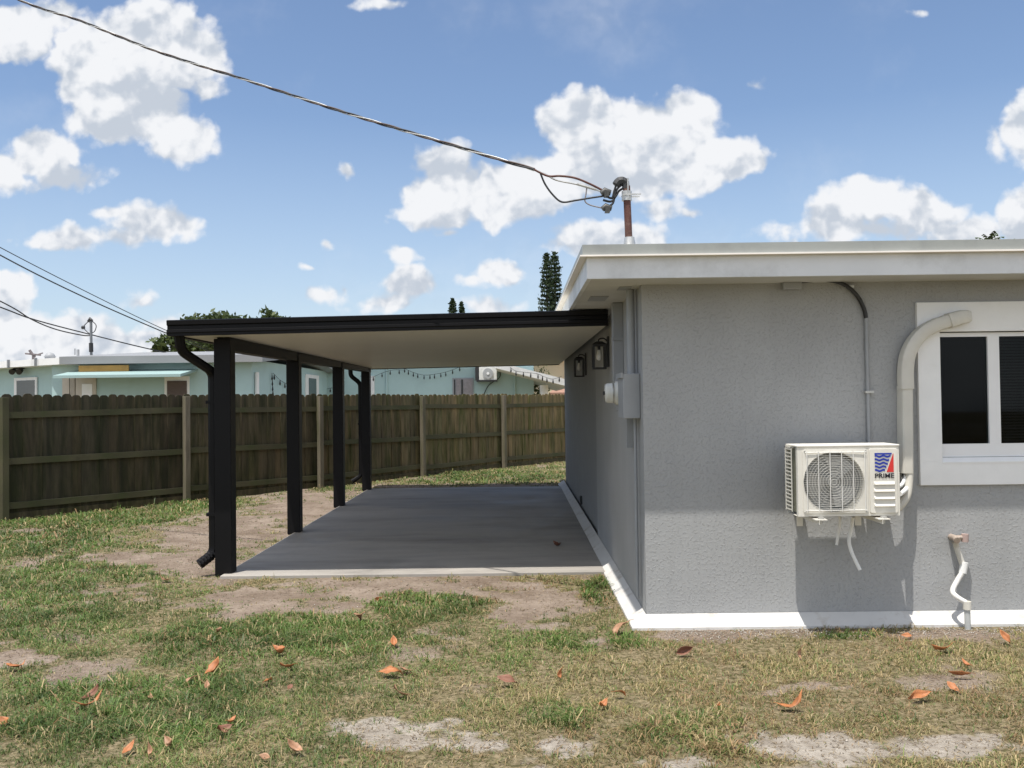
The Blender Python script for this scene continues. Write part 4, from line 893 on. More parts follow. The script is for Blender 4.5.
# porch roof at the right end and its column
a = P(497, 368, 32.2); b = P(566, 385.5, 32.2)
s = MB(); s.hexa([(a.x,29.6,a.z-.10),(b.x,29.6,b.z-.10),(b.x,40,b.z-.10),(a.x,40,a.z-.10),(a.x,29.6,a.z+.12),(b.x,29.6,b.z+.12),(b.x,40,b.z+.12),(a.x,40,a.z+.12)]); s.build('porch_roof', mat('porch_white', (.62,.62,.60), .6), nb)
q = P(544, 390, 31.0); s = MB(); s.tube([(q.x, 31, 0), (q.x, 31, 2.15)], .15, 16); s.build('porch_column', M_['white'], nb)
# neighbour's condenser on brackets
nac = empty('air_conditioner', P(487, 380, 32.7), 'small white air conditioner high on the far turquoise wall beyond the carport', 'air conditioner')
a = P(479, 366.5, 32.6); b = P(497, 380, 32.6); s = MB(); s.box(a.x, b.x, 32.6, 32.9, b.z, a.z); s.build('cabinet', mat('nac_white', (.66,.66,.62), .5), nac, .02)
c_ = P(488, 373.5, 32.6); s = MB(); s.tube([(c_.x,32.56,c_.z),(c_.x,32.598,c_.z)], .19, 20); s.build('grille', mat('nac_grey', (.35,.36,.36), .5), nac)
s = MB(); s.tube([(c_.x,32.54,c_.z),(c_.x,32.559,c_.z)], .05, 12); s.build('hub', M_['white'], nac)
s = MB(); s.box(a.x-.14, a.x-.002, 32.62, 32.92, b.z, a.z); s.build('coil_guard', M_['black'], nac)
s = MB(); s.box(a.x-.1, b.x, 32.55, 32.99, b.z-.05, b.z-.005); s.build('bracket', M_['black'], nac)
s = MB(); s.tube(smooth_path([P(497,368,32.8), P(500,372,32.9), P(499,378,32.9), P(489,385,32.95), P(484,394,32.95)]), .015, 6); s.build('pipe', M_['black'], nac)
# string lights
def string(pts, X=None, D=None, label='', nbulb=10, hang=.10):
    path = smooth_path([(PX(px, py, X) if X else P(px, py, D)) for px, py in pts], 8)
    t = empty('string_lights', path[0], label, 'string lights', 'string lights on the turquoise house')
    s = MB(); s.tube(path, .007, 5); s.build('wire', M_['black'], t)
    for k in range(nbulb):
        p = path[int((k+.5)/nbulb*(len(path)-1))]; s = MB(); s.tube([p, p+Vector((0,0,-hang*.5)), p+Vector((0,0,-hang*1.1)), p+Vector((0,0,-hang*1.6))], [.010, .016, .028, .010], 6); s.build('bulb', M_['black'], t)
string([(360,376),(372,377),(382,373),(393,370),(404,370)], D=32.8, label='short dark bulb string beside the far carport post', nbulb=5)
string([(404,368),(412,372),(424,375),(436,374),(449,371),(462,366)], D=32.8, label='dark bulb string sagging over the middle of the far turquoise wall', nbulb=11)
string([(510,367),(516,371),(528,372.5),(538,374),(545,377),(553,379),(562,376)], D=29.5, label='dark bulb string hanging along the porch roof edge', nbulb=9)
string([(272,373),(272.5,383),(273,392)], X=AXc+.06, label='dark bulb string hanging straight down the side wall', nbulb=4)
string([(273,373),(280,380),(287,384)], X=AXc+.06, label='dark bulb string slanting towards the second carport post', nbulb=3)
string([(317,392),(324,390),(331,388),(337,389)], D=32.8, label='dark bulb string low over the fence between the middle posts', nbulb=4)
# roof items
mm_ = empty('service_mast', P(91, 356, 24.5), 'grey service mast on the turquoise house roof at the left', 'service mast')
a = P(91, 321, 24.5); b = P(91.3, 362, 24.5)
s = MB(); s.tube([b, a], .035, 8); s.build('pipe', mat('mast_grey', (.16,.17,.18), .5), mm_)
s = MB(); s.tube([a+Vector((-.08,0,-.02)), a+Vector((-.02,0,.05)), a+Vector((.03,0,.0))], [.035,.06,.04], 8); s.build('weatherhead', M_['black'], mm_)
s = MB(); s.tube(smooth_path([a+Vector((.03,0,0)), a+Vector((.14,0,-.12)), a+Vector((.10,0,-.28)), a+Vector((.0,0,-.34))]), .012, 5); s.tube(smooth_path([a+Vector((-.08,0,-.02)), a+Vector((-.20,0,-.16)), a+Vector((-.10,0,-.30)), a+Vector((.0,0,-.36))]), .012, 5)
s.tube([P(83,327.5,24.5)+Vector((-.03,0,0)), P(83,327.5,24.5)+Vector((.04,0,0))], .05, 6); s.build('lead', M_['black'], mm_)
s = MB(); s.tube([P(91,343,24.5), P(91.2,352,24.5)], .055, 8); s.build('collar', M_['black'], mm_)
s = MB(); a = P(78, 357, 24.6); s.tube([a, P(78, 349.5, 24.6)], .035, 8); s.tube([P(74.8,355,24.6), P(74.8,348.5,24.6)], .018, 6); tag(s.build('vent_pipe', M_['greypaint']), 'thin plumbing vent pipe on the neighbour roof left of its mast', 'vent pipe')
s = MB(); a = P(50, 357, 25.5); s.tube([a+Vector((0,0,-.12)), a+Vector((0,0,.03)), a+Vector((0,0,.10)), a+Vector((0,0,.13))], [.14,.14,.10,.02], 12); s.tube([a+Vector((0,0,.0)), a+Vector((0,0,.02))], .16, 12); tag(s.build('roof_vent', M_['greypaint']), 'grey domed roof vent on the left end of the neighbour roof', 'roof vent')
s = MB(); a = P(33, 358, 25.5); s.tube([a+Vector((0,0,-.1)), a+Vector((0,0,.1))], .03, 8); s.tube([a+Vector((-.22,0,.13)), a+Vector((.22,0,.08))], .025, 6); s.tube([a+Vector((-.15,.1,.20)), a+Vector((.10,-.1,.08))], .02, 6); s.tube([a+Vector((.0,0,.06)), a+Vector((.28,0,.14))], .018, 6); s.tube([a+Vector((-.1,0,.22)), a+Vector((.05,0,.02))], .04, 6)
tag(s.build('antenna', mat('antenna_dark', (.12,.10,.10), .6)), 'small dark twisted antenna on the far left of the neighbour roof', 'antenna')
# overhead lines on the left
def line(pts, r, label):
    s = MB(); s.tube(smooth_path([P(*p) for p in pts], 10), r, 5); tag(s.build('power_line', M_['black']), label, 'power line', 'power lines at the left')
line([(-120,180,26),(0,247.3,30),(99,298,35),(167,330.7,39),(240,362,44)], .016, 'upper of two parallel thin lines falling towards the carport corner')
line([(-120,185,26),(0,255,30),(86,298,34),(167,333.5,38),(240,364,43)], .024, 'lower of two parallel lines falling towards the carport corner')
line([(-130,240,20),(0,301,23),(31,319,23.6),(55,329,24.0),(81,335,24.4),(91,335.5,24.5)], .018, 'overhead line sagging to the mast on the turquoise house')
line([(-130,258,20),(0,307,22.7),(34,319.5,23.5),(91,334.6,25),(154,350,27),(230,366,29)], .018, 'overhead line passing low behind the neighbour mast into the tree')
# tan house far right behind the porch
th = empty('tan_house', (3, 44, 0), 'tan house with a terracotta lean-to roof seen past the porch column', 'house')
s = MB(); s.box(.5, 12, 46, 54, -.05, 3.7); s.build('wall', M_['tan'], th)
s = MB(); s.box(.2, 12.3, 45.6, 54.4, 3.7, 3.95); s.build('roof', M_['white'], th)
s = MB(); a = P(549,388,43); s.hexa([(a.x,42.5,1.9),(9,42.5,1.9),(9,46,2.5),(a.x+.8,46,2.5),(a.x,42.5,2.0),(9,42.5,2.0),(9,46,2.6),(a.x+.8,46,2.6)]); s.build('lean_to_roof', M_['tile'], th)
s = MB(); s.box(a.x+.1, 8.8, 42.8, 45.99, -.05, 1.9); s.build('lean_to_wall', M_['white'], th)

# ------------------------------------------------------------------ trees
def leaf_mat(name, c, c2):
    m = bpy.data.materials.new(name); m.use_nodes = True; t = m.node_tree; n = t.nodes; l = t.links
    b = n['Principled BSDF']; b.inputs['Roughness'].default_value = .55; b.inputs['Specular IOR Level'].default_value = .3
    at = n.new('ShaderNodeAttribute'); at.attribute_name = 'tint'; mx = n.new('ShaderNodeMix'); mx.data_type = 'RGBA'; l.new(at.outputs['Fac'], mx.inputs[0])
    mx.inputs[6].default_value = (*c, 1); mx.inputs[7].default_value = (*c2, 1); l.new(mx.outputs[2], b.inputs['Base Color'])
    tr = n.new('ShaderNodeBsdfTranslucent'); l.new(mx.outputs[2], tr.inputs[0]); ms = n.new('ShaderNodeMixShader'); ms.inputs[0].default_value = .3
    l.new(b.outputs[0], ms.inputs[1]); l.new(tr.outputs[0], ms.inputs[2]); l.new(ms.outputs[0], n['Material Output'].inputs[0]); return m
def leaves(cent, size, name, m, parent, flat=False):
    n = len(cent); a = rng.normal(size=(n, 3)); a /= np.linalg.norm(a, axis=1)[:, None]
    if flat: a[:, 2] *= .4
    b = np.cross(a, rng.normal(size=(n, 3))); b /= np.linalg.norm(b, axis=1)[:, None]
    sz = size*rng.uniform(.6, 1.4, n)[:, None] if np.isscalar(size) else size[:, None]*rng.uniform(.6, 1.4, n)[:, None]
    co = np.stack([cent-a*sz, cent+b*sz*.45, cent+a*sz, cent-b*sz*.45], 1).reshape(-1, 3)
    fs = np.arange(4*n).reshape(n, 4); tint = np.repeat(rng.uniform(0, 1, n), 4)
    loc = np.array(parent.location); co = co-loc
    o = npmesh(name, co, fs, m, 4, False, {'tint': ('FLOAT', tint)}); o.parent = parent; return o
LM = leaf_mat('broad_leaves', (.045, .068, .024), (.105, .135, .045)); LN = leaf_mat('pine_needles', (.020, .040, .018), (.050, .075, .030))
def broad_tree(cx, cy, blobs_, label, base=0, n=5200, size=.16):
    t = empty('broadleaf_tree', (cx, cy, 0), label, 'tree')
    s = MB(); s.tube([(cx,cy,-.1),(cx+.1,cy,1.2),(cx,cy,2.6)], [.30,.22,.18], 10)
    s.build('trunk', M_['bark'], t)
    s = MB(); cs = []
    for (bx, by, bz, rx, ry, rz) in blobs_:
        s.tube(smooth_path([(cx,cy,2.3),((cx+bx)/2,(cy+by)/2,2.3+(bz-2.3)*.4),(bx,by,bz)], 4), list(np.linspace(.12,.03,9)), 6)
        k = int(n*rx*rz/sum(b[3]*b[5] for b in blobs_)); sub = 16
        for q in range(sub):
            d = rng.normal(size=3); d /= np.linalg.norm(d); c = np.array([bx,by,bz])+d*np.array([rx,ry,rz])*rng.uniform(.45,.95)
            cs.append(c+rng.normal(size=(k//sub, 3))*np.array([rx,ry,rz])*.22)
    s.build('limbs', M_['bark'], t); leaves(np.concatenate(cs), size, 'crown', LM, t)
def pxb(px, py, D, rx, rz): p = P(px, py, D); return (p.x, D, p.z, rx*D/900, rx*D/900*.8, rz*D/900)
broad_tree(P(222,380,44).x, 44, [pxb(232,322,44,30,11), pxb(262,320,44,18,9), pxb(195,326,44,16,12), pxb(172,344,43,17,10), pxb(205,345,43,30,13), pxb(245,340,45,36,16), pxb(280,330,45,18,13), pxb(158,350,43,8,7)],
           'leafy green tree rising behind the turquoise house roof', size=.17)
def norfolk(px, ptop, D, halfw_px, label, group=None, hpx=60):
    top = P(px, ptop, D); Ht = top.z; t = empty('norfolk_pine', (top.x, D, 0), label, 'pine tree', group)
    s = MB(); s.tube([(top.x,D,-.1),(top.x,D,Ht*.5),(top.x,D,Ht)], [.20,.12,.02], 8)
    cs = []; z = Ht; wmax = halfw_px*D/900
    while z > max(1.5, Ht-7.5):
        f_ = min(1, (Ht-z)/(hpx*D/900)); Rr = wmax*(.14+.86*f_**.65)*rng.uniform(.8,1.15)
        for k in range(6):
            a = k*math.pi/3+rng.uniform(0,1); up_ = .35*Rr*(1-f_*.7)
            s.tube([(top.x,D,z),(top.x+Rr*math.cos(a),D+Rr*math.sin(a),z+up_)], [.02,.008], 4, smooth=False)
            m = int(26+26*f_); tt = rng.uniform(.12, 1, m)[:, None]
            pos = np.array([top.x,D,z])+tt*np.array([Rr*math.cos(a),Rr*math.sin(a),up_])+rng.normal(size=(m,3))*np.array([.06,.06,.045])
            cs.append(pos)
        z -= .24*rng.uniform(.85, 1.2)
    s.build('trunk', M_['bark'], t); leaves(np.concatenate(cs), .082*D/60, 'crown', LN, t)
norfolk(546.5, 255, 60, 10.5, 'left and slightly shorter of the two tall slim pines beside the eave', 'slim pines beyond the carport', 58)
norfolk(554.5, 253.5, 61, 10.5, 'right and slightly taller of the two tall slim pines beside the eave', 'slim pines beyond the carport', 58)
norfolk(452.5, 299.5, 95, 5, 'left of two tiny distant pine tops above the carport fascia', 'slim pines beyond the carport', 18)
norfolk(461.5, 303, 97, 4, 'right of two tiny distant pine tops above the carport fascia', 'slim pines beyond the carport', 16)
def palm(px, py, D, label):
    top = P(px, py, D); t = empty('palm_tree', (top.x, D, 0), label, 'palm tree', 'palms beyond the roof')
    s = MB(); s.tube([(top.x,D,-.1),(top.x,D,top.z-.9)], [.2,.13], 8); s.build('trunk', M_['bark'], t); m = MB()
    for k in range(14):
        a = rng.uniform(0, 2*math.pi); el = rng.uniform(.1, 1.45); Lf = rng.uniform(.9, 1.3); p = Vector((top.x,D,top.z-.9)); pts = []
        for j in range(6):
            q = j/5; e2_ = el-1.3*q; pts.append(p.copy()); p += Vector((math.cos(a)*math.cos(e2_), math.sin(a)*math.cos(e2_), math.sin(e2_)))*Lf/5
        for j in range(5):
            d = (pts[j+1]-pts[j]); side = d.cross(Vector((0,0,1))).normalized()*.16
            for sgn in (-1, 1):
                m.add([pts[j], pts[j+1], pts[j+1]+side*sgn+Vector((0,0,-.10)), pts[j]+d*.4+side*sgn+Vector((0,0,-.06))], [(0,1,2,3)])
    o = m.build('fronds', mat('palm_green', (.05,.08,.03), .6), t, fix=False)
palm(988, 232, 60, 'palm tip just showing over the right end of the roof edge'); palm(1003, 236, 62, 'faint palm frond tip just right of the first one over the roof')
t = empty('shrub', (P(538,390,38).x, 38, 0), 'green shrub beside the porch column behind the fence', 'shrub')
c0 = np.array(P(539, 390, 38)); cs = c0+rng.normal(size=(700,3))*np.array([.22,.3,.45]); cs[:,2] = np.abs(cs[:,2]-.3)+.3; leaves(cs, .07, 'foliage', LM, t)
s = MB(); s.tube([(c0[0],38,0),(c0[0],38,1.4)], .05, 6); s.build('stem', M_['bark'], t)

# ------------------------------------------------------------------ grass
def grass_mat():
    m = bpy.data.materials.new('grass_blades'); m.use_nodes = True; t = m.node_tree; n = t.nodes; l = t.links
    b = n['Principled BSDF']; b.inputs['Roughness'].default_value = .5; b.inputs['Specular IOR Level'].default_value = .35
    at = n.new('ShaderNodeAttribute'); at.attribute_name = 'blade'; l.new(at.outputs['Color'], b.inputs['Base Color'])
    tr = n.new('ShaderNodeBsdfTranslucent'); l.new(at.outputs['Color'], tr.inputs[0]); ms = n.new('ShaderNodeMixShader'); ms.inputs[0].default_value = .35
    l.new(b.outputs[0], ms.inputs[1]); l.new(tr.outputs[0], ms.inputs[2]); l.new(ms.outputs[0], n['Material Output'].inputs[0]); return m
def scatter(y0, y1, dens, hsc, wsc):
    area = 0; xs = []; ys = []
    ym = (y0+y1)/2; xw0, xw1 = -(540+90)/900*y1-.5, (530+90)/900*y1+.5
    n = int(dens*(xw1-xw0)*(y1-y0)); x = rng.uniform(xw0, xw1, n); y = rng.uniform(y0, y1, n)
    keep = (x > -(600)/900*y-.6) & (x < 600/900*y+.6); x = x[keep]; y = y[keep]
    # keep off slab, house, beyond fence
    keep = ~((x > SLABX0-.01) & (x < SLABX1+.02) & (y > SLABY0-.02) & (y < SLABY1+.02)) & ~((x > WX-.125) & (y > WY-.125) & (y < HY1+.05))
    fd = (x-F0.x)*FN.x+(y-F0.y)*FN.y; keep &= (fd > .05)
    x = x[keep]; y = y[keep]
    bare_, dry_, gt_ = cover(x, y)
    clump = fbm(x*7, y*7, 61, 3); c2 = fbm(x*2.5, y*2.5, 71, 3)
    pr_ = (1-bare_*.985)*np.clip(.62+1.9*(clump-.42), .16, 1)*(1-.22*dry_*(1-gt_))
    k = rng.uniform(0, 1, len(x)) < pr_; x, y, dry_, gt_, clump, bare_, c2 = (q[k] for q in (x, y, dry_, gt_, clump, bare_, c2))
    n = len(x); z = gz(x, y)-.004
    h = hsc*(.012+.032*rng.uniform(0, 1, n)**1.8)*(.30+1.5*clump)*(1+.55*gt_)*(1-.45*bare_)
    tall = rng.uniform(0, 1, n) < .012; h = np.where(tall, h*2.0, h)
    lying = rng.uniform(0, 1, n) < .05; h = np.where(lying, h*1.5, h)
    az = rng.uniform(0, 2*np.pi, n); lean = rng.uniform(.35, 2.0, n)*np.where(tall, .5, 1); w = wsc*rng.uniform(.0013, .0030, n)*(1+.4*gt_)
    dx, dy = np.cos(az), np.sin(az); fa2 = az+np.pi/2+rng.normal(0, .5, n); wx_, wy2 = np.cos(fa2)*w, np.sin(fa2)*w
    b = np.stack([x, y, z], -1); W_ = np.stack([wx_, wy2, 0*w], -1)
    mid = b+np.stack([dx*h*lean*.38, dy*h*lean*.38, h*.62], -1); tip = b+np.stack([dx*h*lean*1.05, dy*h*lean*1.05, h*np.where(lying, .35, 1.02-.38*np.minimum(lean, 2.0))], -1)
    co = np.stack([b-W_, b+W_, mid+W_*.8, mid-W_*.8, tip], 1)      # 5 verts
    r = rng.uniform(0, 1, n); isdry = (r < (.10+.66*dry_)) | lying
    dk = sstep(.42, .60, c2)[:, None]
    g1 = np.array([.090, .150, .034]); g2 = np.array([.190, .225, .075]); g3 = np.array([.045, .085, .020]); d1 = np.array([.50, .40, .22]); d2 = np.array([.30, .23, .11]); d3=np.array([.20,.20,.07])
    u1 = rng.uniform(0, 1, n)[:, None]; u2 = rng.uniform(0, 1, n)[:, None]
    cg = g3+(g1-g3)*u1+(g2-g1)*(u2**2)*(1-gt_[:, None]*.5); cd = d2+(d1-d2)*u1; red_ = (sstep(.45, .62, fbm(x*1.7, y*1.7, 83, 3))[:, None]*(u2 < .45)); cd = cd*(1-red_)+np.array([.33, .215, .115])*red_*(.6+.7*u1); cd = cd+(d3-cd)*(u2 > .6)*.7
    cg = cg*(1.45-.50*dk)
    c = np.where(isdry[:, None], cd*(1.05-.25*dk*u2), cg)*(.85+.3*clump[:, None])
    c = np.concatenate([c, np.ones((n, 1))], 1)
    return co, np.repeat(c[:, None, :], 5, 1)
bands = [(2.9, 5.0, 9500, 1.0, 1.0), (5.0, 7.0, 7000, 1.0, 1.15), (7.0, 10.0, 3800, 1.05, 1.6), (10.0, 14.5, 1900, 1.15, 2.3), (14.5, 25.0, 1000, 1.3, 3.4)]
cos_, cols_ = [], []
for bd in bands:
    a, b = scatter(*bd); cos_.append(a); cols_.append(b)
def litter(n, y0, y1, k):
    x = rng.uniform(-5.6, 4.6, n); y = rng.uniform(y0, y1, n); ba, dr, g = cover(x, y)
    keep = (rng.uniform(0, 1, n) < (.10+.55*ba+.5*dr)) & ~((x > SLABX0-.01) & (x < SLABX1+.02) & (y > SLABY0-.02) & (y < SLABY1+.02)) & ~((x > WX-.125) & (y > WY-.125)) & (((x-F0.x)*FN.x+(y-F0.y)*FN.y) > .05)
    x, y = x[keep], y[keep]; n = len(x); z = gz(x, y)+.002; a = rng.uniform(0, 6.28, n); Lh = rng.uniform(.008, .035, n)*k; w = rng.uniform(.0008, .0018, n)*k
    d = np.stack([np.cos(a)*Lh, np.sin(a)*Lh, rng.uniform(-.1, .35, n)*Lh], -1); W_ = np.stack([-np.sin(a)*w, np.cos(a)*w, 0*w], -1); b = np.stack([x, y, z], -1)
    mid = b+d*.5+np.stack([0*w, 0*w, w*2], -1)
    co = np.stack([b-W_, b+W_, mid+W_, mid-W_, b+d], 1)
    u_ = rng.uniform(0, 1, n)[:, None]; c = np.array([.12, .075, .045])*(1-u_)+np.array([.42, .34, .22])*u_; c = np.concatenate([c, np.ones((n, 1))], 1)
    return co, np.repeat(c[:, None, :], 5, 1)
for q_ in ((60000, 3.2, 6.5, 1.2), (26000, 6.5, 12, 1.3)):
    a, b = litter(*q_); cos_.append(a); cols_.append(b)
co = np.concatenate(cos_); cl = np.concatenate(cols_); nb_ = len(co); print('blades', nb_)
base = np.arange(nb_)[:, None]*5
tri = np.concatenate([base+np.array([[0,1,2]]), base+np.array([[0,2,3]]), base+np.array([[3,2,4]])], 0)
gr = npmesh('grass', co.reshape(-1, 3), tri, grass_mat(), 3, False, {'blade': ('FLOAT_COLOR', cl.reshape(-1, 4))}); tag(gr, 'patchy green and straw coloured lawn grass', 'grass', kind='stuff')
# broad-leaved weeds low in the lawn and small twigs / pebbles: both uncountable
n = 9000; x = rng.uniform(-5.2, 4, n); y = rng.uniform(3.2, 12, n); ba, dr_, g_ = cover(x, y)
k = (rng.uniform(0, 1, n) < (.05+.5*g_)*(1-ba)*(x < .6+0*x)) & ~((x > SLABX0-.03) & (y > SLABY0-.03)) & ((x-F0.x)*FN.x+(y-F0.y)*FN.y > .1) & ~((x > WX-.2) & (y > WY-.2)) ; x, y = x[k], y[k]
z = gz(x, y); cen = np.stack([x, y, z+rng.uniform(.006, .028, len(x))], -1)
dummy = empty('tmp_weeds', (0, 0, 0)); wd = leaves(cen, .012, 'weeds', leaf_mat('weed_leaves', (.06,.115,.028), (.11,.17,.045)), dummy, True); wd.parent = None; bpy.data.objects.remove(dummy)
tag(wd, 'small broad weed leaves scattered through the greener grass', 'weeds', kind='stuff')
n = 5200; x = rng.uniform(-5.5, 4.4, n); y = rng.uniform(3.3, 11.5, n); ba, dr_, g_ = cover(x, y)
px_, py_ = proj(x, y, np.zeros_like(x)); gravel = (y > WY-.45) & (y < WY-.12) & (x > .95)
k = ((rng.uniform(0, 1, n) < ba*.55) | gravel) & ~((x > SLABX0-.03) & (y > SLABY0-.03)) & ~((x > WX-.125) & (y > WY-.125)); x, y = x[k], y[k]
extra = 1500; x = np.concatenate([x, rng.uniform(1.0, 4.3, extra)]); y = np.concatenate([y, WY-.13-np.abs(rng.normal(0, .12, extra))])
z = gz(x, y); m_ = len(x); r_ = rng.uniform(.0025, .008, m_); off = rng.normal(size=(m_, 6, 3))*.18
dirs = np.array([(1,0,0),(-1,0,0),(0,1,0),(0,-1,0),(0,0,.7),(0,0,-.7)]); vv = np.stack([x, y, z+.003], -1)[:, None, :]+(dirs[None]+off)*r_[:, None, None]
tf = np.array([(0,2,4),(2,1,4),(1,3,4),(3,0,4),(2,0,5),(1,2,5),(3,1,5),(0,3,5)]); fs = (np.arange(m_)[:, None, None]*6+tf[None]).reshape(-1, 3)
pb = npmesh('gravel', vv.reshape(-1, 3), fs, mat('pale_pebbles', (.46, .42, .37), .9, .3, 30, c2=(.22,.19,.15), c2scale=9, c2lo=.4, c2hi=.6), 3); 
n = 30000; x = rng.uniform(-6, 4.4, n); y = rng.uniform(3.3, 14, n); ba, dr_, g_ = cover(x, y); cl_ = fbm(x*3, y*3, 91, 3)
k = (rng.uniform(0, 1, n) < ba*sstep(.40, .62, cl_)*.8) & ~((x > SLABX0-.03) & (y > SLABY0-.03)) & ~((x > WX-.125) & (y > WY-.125)) & (((x-F0.x)*FN.x+(y-F0.y)*FN.y) > .1); x, y = x[k], y[k]
z = gz(x, y); m_ = len(x); r_ = .0035+.012*rng.uniform(0, 1, m_)**3; off = rng.normal(size=(m_, 6, 3))*.22
vv = np.stack([x, y, z+.001], -1)[:, None, :]+(dirs[None]+off)*r_[:, None, None]*np.array([1, 1, .7]); fs = (np.arange(m_)[:, None, None]*6+tf[None]).reshape(-1, 3)
cr = npmesh('soil_crumbs', vv.reshape(-1, 3), fs, mat('brown_soil_crumbs', (.27, .21, .155), .95, .3, 30, c2=(.15,.11,.075), c2scale=14, c2lo=.4, c2hi=.6), 3); tag(cr, 'brown clods and crumbs scattered over the bare soil', 'soil', kind='stuff')
tag(pb, 'fine pale gravel and crumbs of soil on the bare ground', 'gravel', kind='stuff')

# ------------------------------------------------------------------ fallen leaves
lmats = [mat('dry_leaf_orange', (.38, .145, .050), .6, .35, 30, c2=(.17,.07,.035), c2scale=22), mat('dry_leaf_tan', (.36, .20, .115), .6, .35, 30, c2=(.19,.10,.055), c2scale=22), mat('dry_leaf_brown', (.20, .085, .05), .65, .25, 20, c2=(.10,.05,.03), c2scale=30)]
def leaf(px, py, wpx, kind, label, rot=None, curl=None, z=None, lay=False):
    p = G(px, py); p.z = float(gz(np.array([p.x]), np.array([p.y]))[0]) + .022 if z is None else z
    Ln = min(wpx, 19+.3*max(0, wpx-19))/900*p.y*1.12; Wd = Ln*random.uniform(.46, .72); rot = random.uniform(0, 6.28) if rot is None else rot; curl = random.uniform(.35, 1.6) if curl is None else curl
    tilt = random.uniform(-.35, .35); roll_ = random.uniform(-.5, .7)
    n = 9; vs = []; fs = []; fold = random.choice((0, .8, -1.2, 1.8, 0))
    for i_ in range(n):
        t = i_/(n-1); hw = Wd*.5*(math.sin(math.pi*min(1, t*1.0)**.8)**.75)*(.35+.75*t if t < .7 else .35+.75*.7-(t-.7)*.3)*1.25 if 0 < t < 1 else Wd*.02
        xx = (t-.5)*Ln; zz = curl*Ln*((t-.5)**2)*1.1
        for j in (-1, -.5, 0, .5, 1):
            yy_ = hw*j*(1-.10*abs(j)*curl); vs.append(Vector((xx, yy_, zz+curl*.75*hw*abs(j)**1.6+random.uniform(-.13,.13)*hw*(.4+abs(j))+fold*Ln*max(0, t-.45)**2*(1+j*.5))))
    for i_ in range(n-1):
        for j in range(4): a = i_*5+j; fs.append((a, a+1, a+6, a+5))
    Mx = Matrix.Rotation(random.uniform(.0, .15) if lay else random.uniform(.15, .75), 3, 'X') @ Matrix.Rotation(rot, 3, 'Z') @ Matrix.Rotation(tilt, 3, 'Y') @ Matrix.Rotation(roll_, 3, 'X')
    vs = [Mx @ q for q in vs]; zmin = min(q.z for q in vs)
    m = MB(); m.add([p+q-Vector((0,0,zmin*.6)) for q in vs], fs, True); 
    st0 = p+Mx @ Vector((-Ln*.5, 0, curl*Ln*.275))-Vector((0,0,zmin*.6)); m.tube([st0, st0+Mx @ Vector((-Ln*.12, 0, -.003))], .0014, 5)
    o = m.build('fallen_leaf', lmats[kind], None, fix=False); o.modifiers.new('thickness', 'SOLIDIFY').thickness = .0008
    c = p.copy(); 
    for vv in o.data.vertices: vv.co -= c
    o.location = c
    tag(o, label, 'leaf', 'fallen leaves on the lawn'); return o
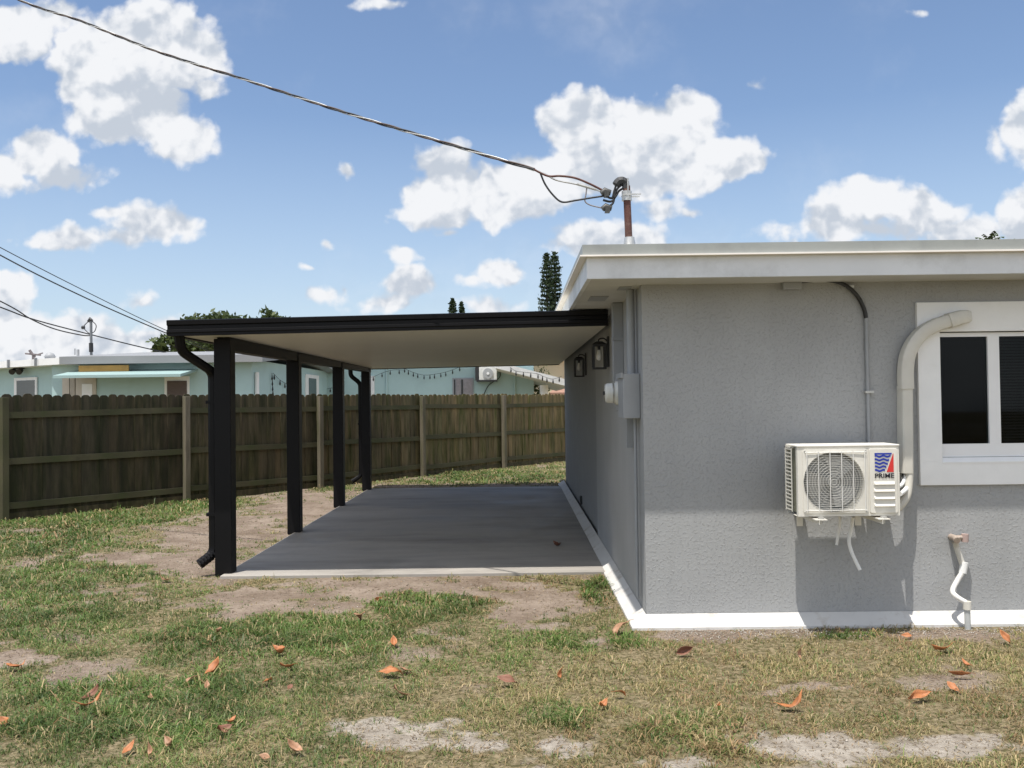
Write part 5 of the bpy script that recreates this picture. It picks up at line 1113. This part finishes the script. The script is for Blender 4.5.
LV = [
 (216,673,20,0,'large bright orange leaf standing up in the left grass'),(194,684,14,1,'pale tan leaf lying just left of the largest orange leaf'),(207,693,12,1,'upright tan leaf just below the largest orange leaf'),
 (219,635,12,1,'pinkish tan leaf alone in grass above the largest orange leaf'),(280,656,15,0,'upper leaf of the pair right of the large orange leaf'),(288,671,14,0,'flat thin leaf just below the upper leaf of the pair'),
 (268,686,11,0,'upright orange leaf between the large leaf and the pair'),(290,692,9,2,'small dark leaf fragment right of the upright orange leaf'),(150,700,10,1,'small faded leaf left of the large leaf group'),
 (91,698,16,2,'rust brown curled leaf, upper of two in the left grass'),(84,709,20,0,'long orange leaf, lower of two in the left grass'),(14,671,22,0,'slender leaf beside the bare patch at the left edge'),
 (5,726,14,0,'orange leaf cut by the lower left edge'),(24,725,9,1,'small faded leaf next to the one at the left edge'),(129,753,16,0,'curled orange leaf near the bottom left corner grass'),
 (170,749,17,1,'broad tan leaf near the bottom, right of the curled orange one'),(223,736,17,2,'dark red curled leaf in the lower left grass'),(232,727,12,0,'small orange leaf touching the dark red curled one'),
 (266,763,10,1,'tan leaf cut by the bottom edge below the dark red leaf'),(293,757,17,1,'wide tan leaf at the bottom edge right of the dark red leaf'),(151,757,9,1,'small pale leaf between the two bottom left leaves'),
 (165,583,12,1,'thin tan leaf on sand left of the front carport post'),(359,619,20,1,'long tan leaf leaning in the grass below the patio edge'),(378,602,7,0,'tiny orange leaf near the sand below the patio'),
 (394,647,14,0,'red orange leaf standing in the central grass'),(390,678,22,0,'long flat orange leaf in the centre of the lawn'),(405,674,14,1,'tan leaf touching the long flat orange leaf'),
 (402,699,17,1,'oval leaf lying alone below the long flat one'),(507,686,18,2,'dark brown leaf nearly hidden in the middle grass'),(558,680,9,0,'bright small leaf standing alone in the middle lawn'),
 (603,711,15,0,'bright curled orange leaf in the lower middle grass'),(619,700,12,0,'slim leaf just upper right of the bright curled one'),(622,635,22,1,'long leaf lying by the corner of the white footing'),
 (685,654,16,2,'dark curled leaf in dry grass near the house corner'),(798,659,11,1,'pale orange leaf standing below the air conditioner'),(788,712,24,0,'long curved leaf below the pale orange one'),
 (719,712,8,0,'tiny orange leaf in the green lower right grass'),(907,639,9,0,'small leaf at the gravel under the window'),(946,653,22,0,'long leaf lying nearest to the standpipe'),
 (966,669,11,0,'upright leaf, top of the cluster right of centre'),(961,681,26,0,'long flat leaf in the middle of the right cluster'),(953,693,13,0,'small leaf at the bottom of the right cluster'),
 (919,703,21,0,'broad rusty leaf alone left of the right cluster'),(1005,643,13,0,'leaf near the right edge beside the footing gravel')]
for (a, b, w, k, lb) in LV:
    lying = any(q in lb for q in ('long', 'flat', 'thin', 'slender', 'slim', 'lying')); up_ = any(q in lb for q in ('upright', 'standing', 'leaning'))
    leaf(a, b, w, k, lb, rot=random.choice((0, math.pi))+random.uniform(-.35, .35) if lying and not up_ else (random.uniform(1.1, 1.9) if up_ else None), curl=.35 if lying else None, lay=lying and not up_)
leaf(557, 548, 13, 2, 'dark curled leaf lying on the shaded patio slab', z=SLABZ+.002, lay=True)
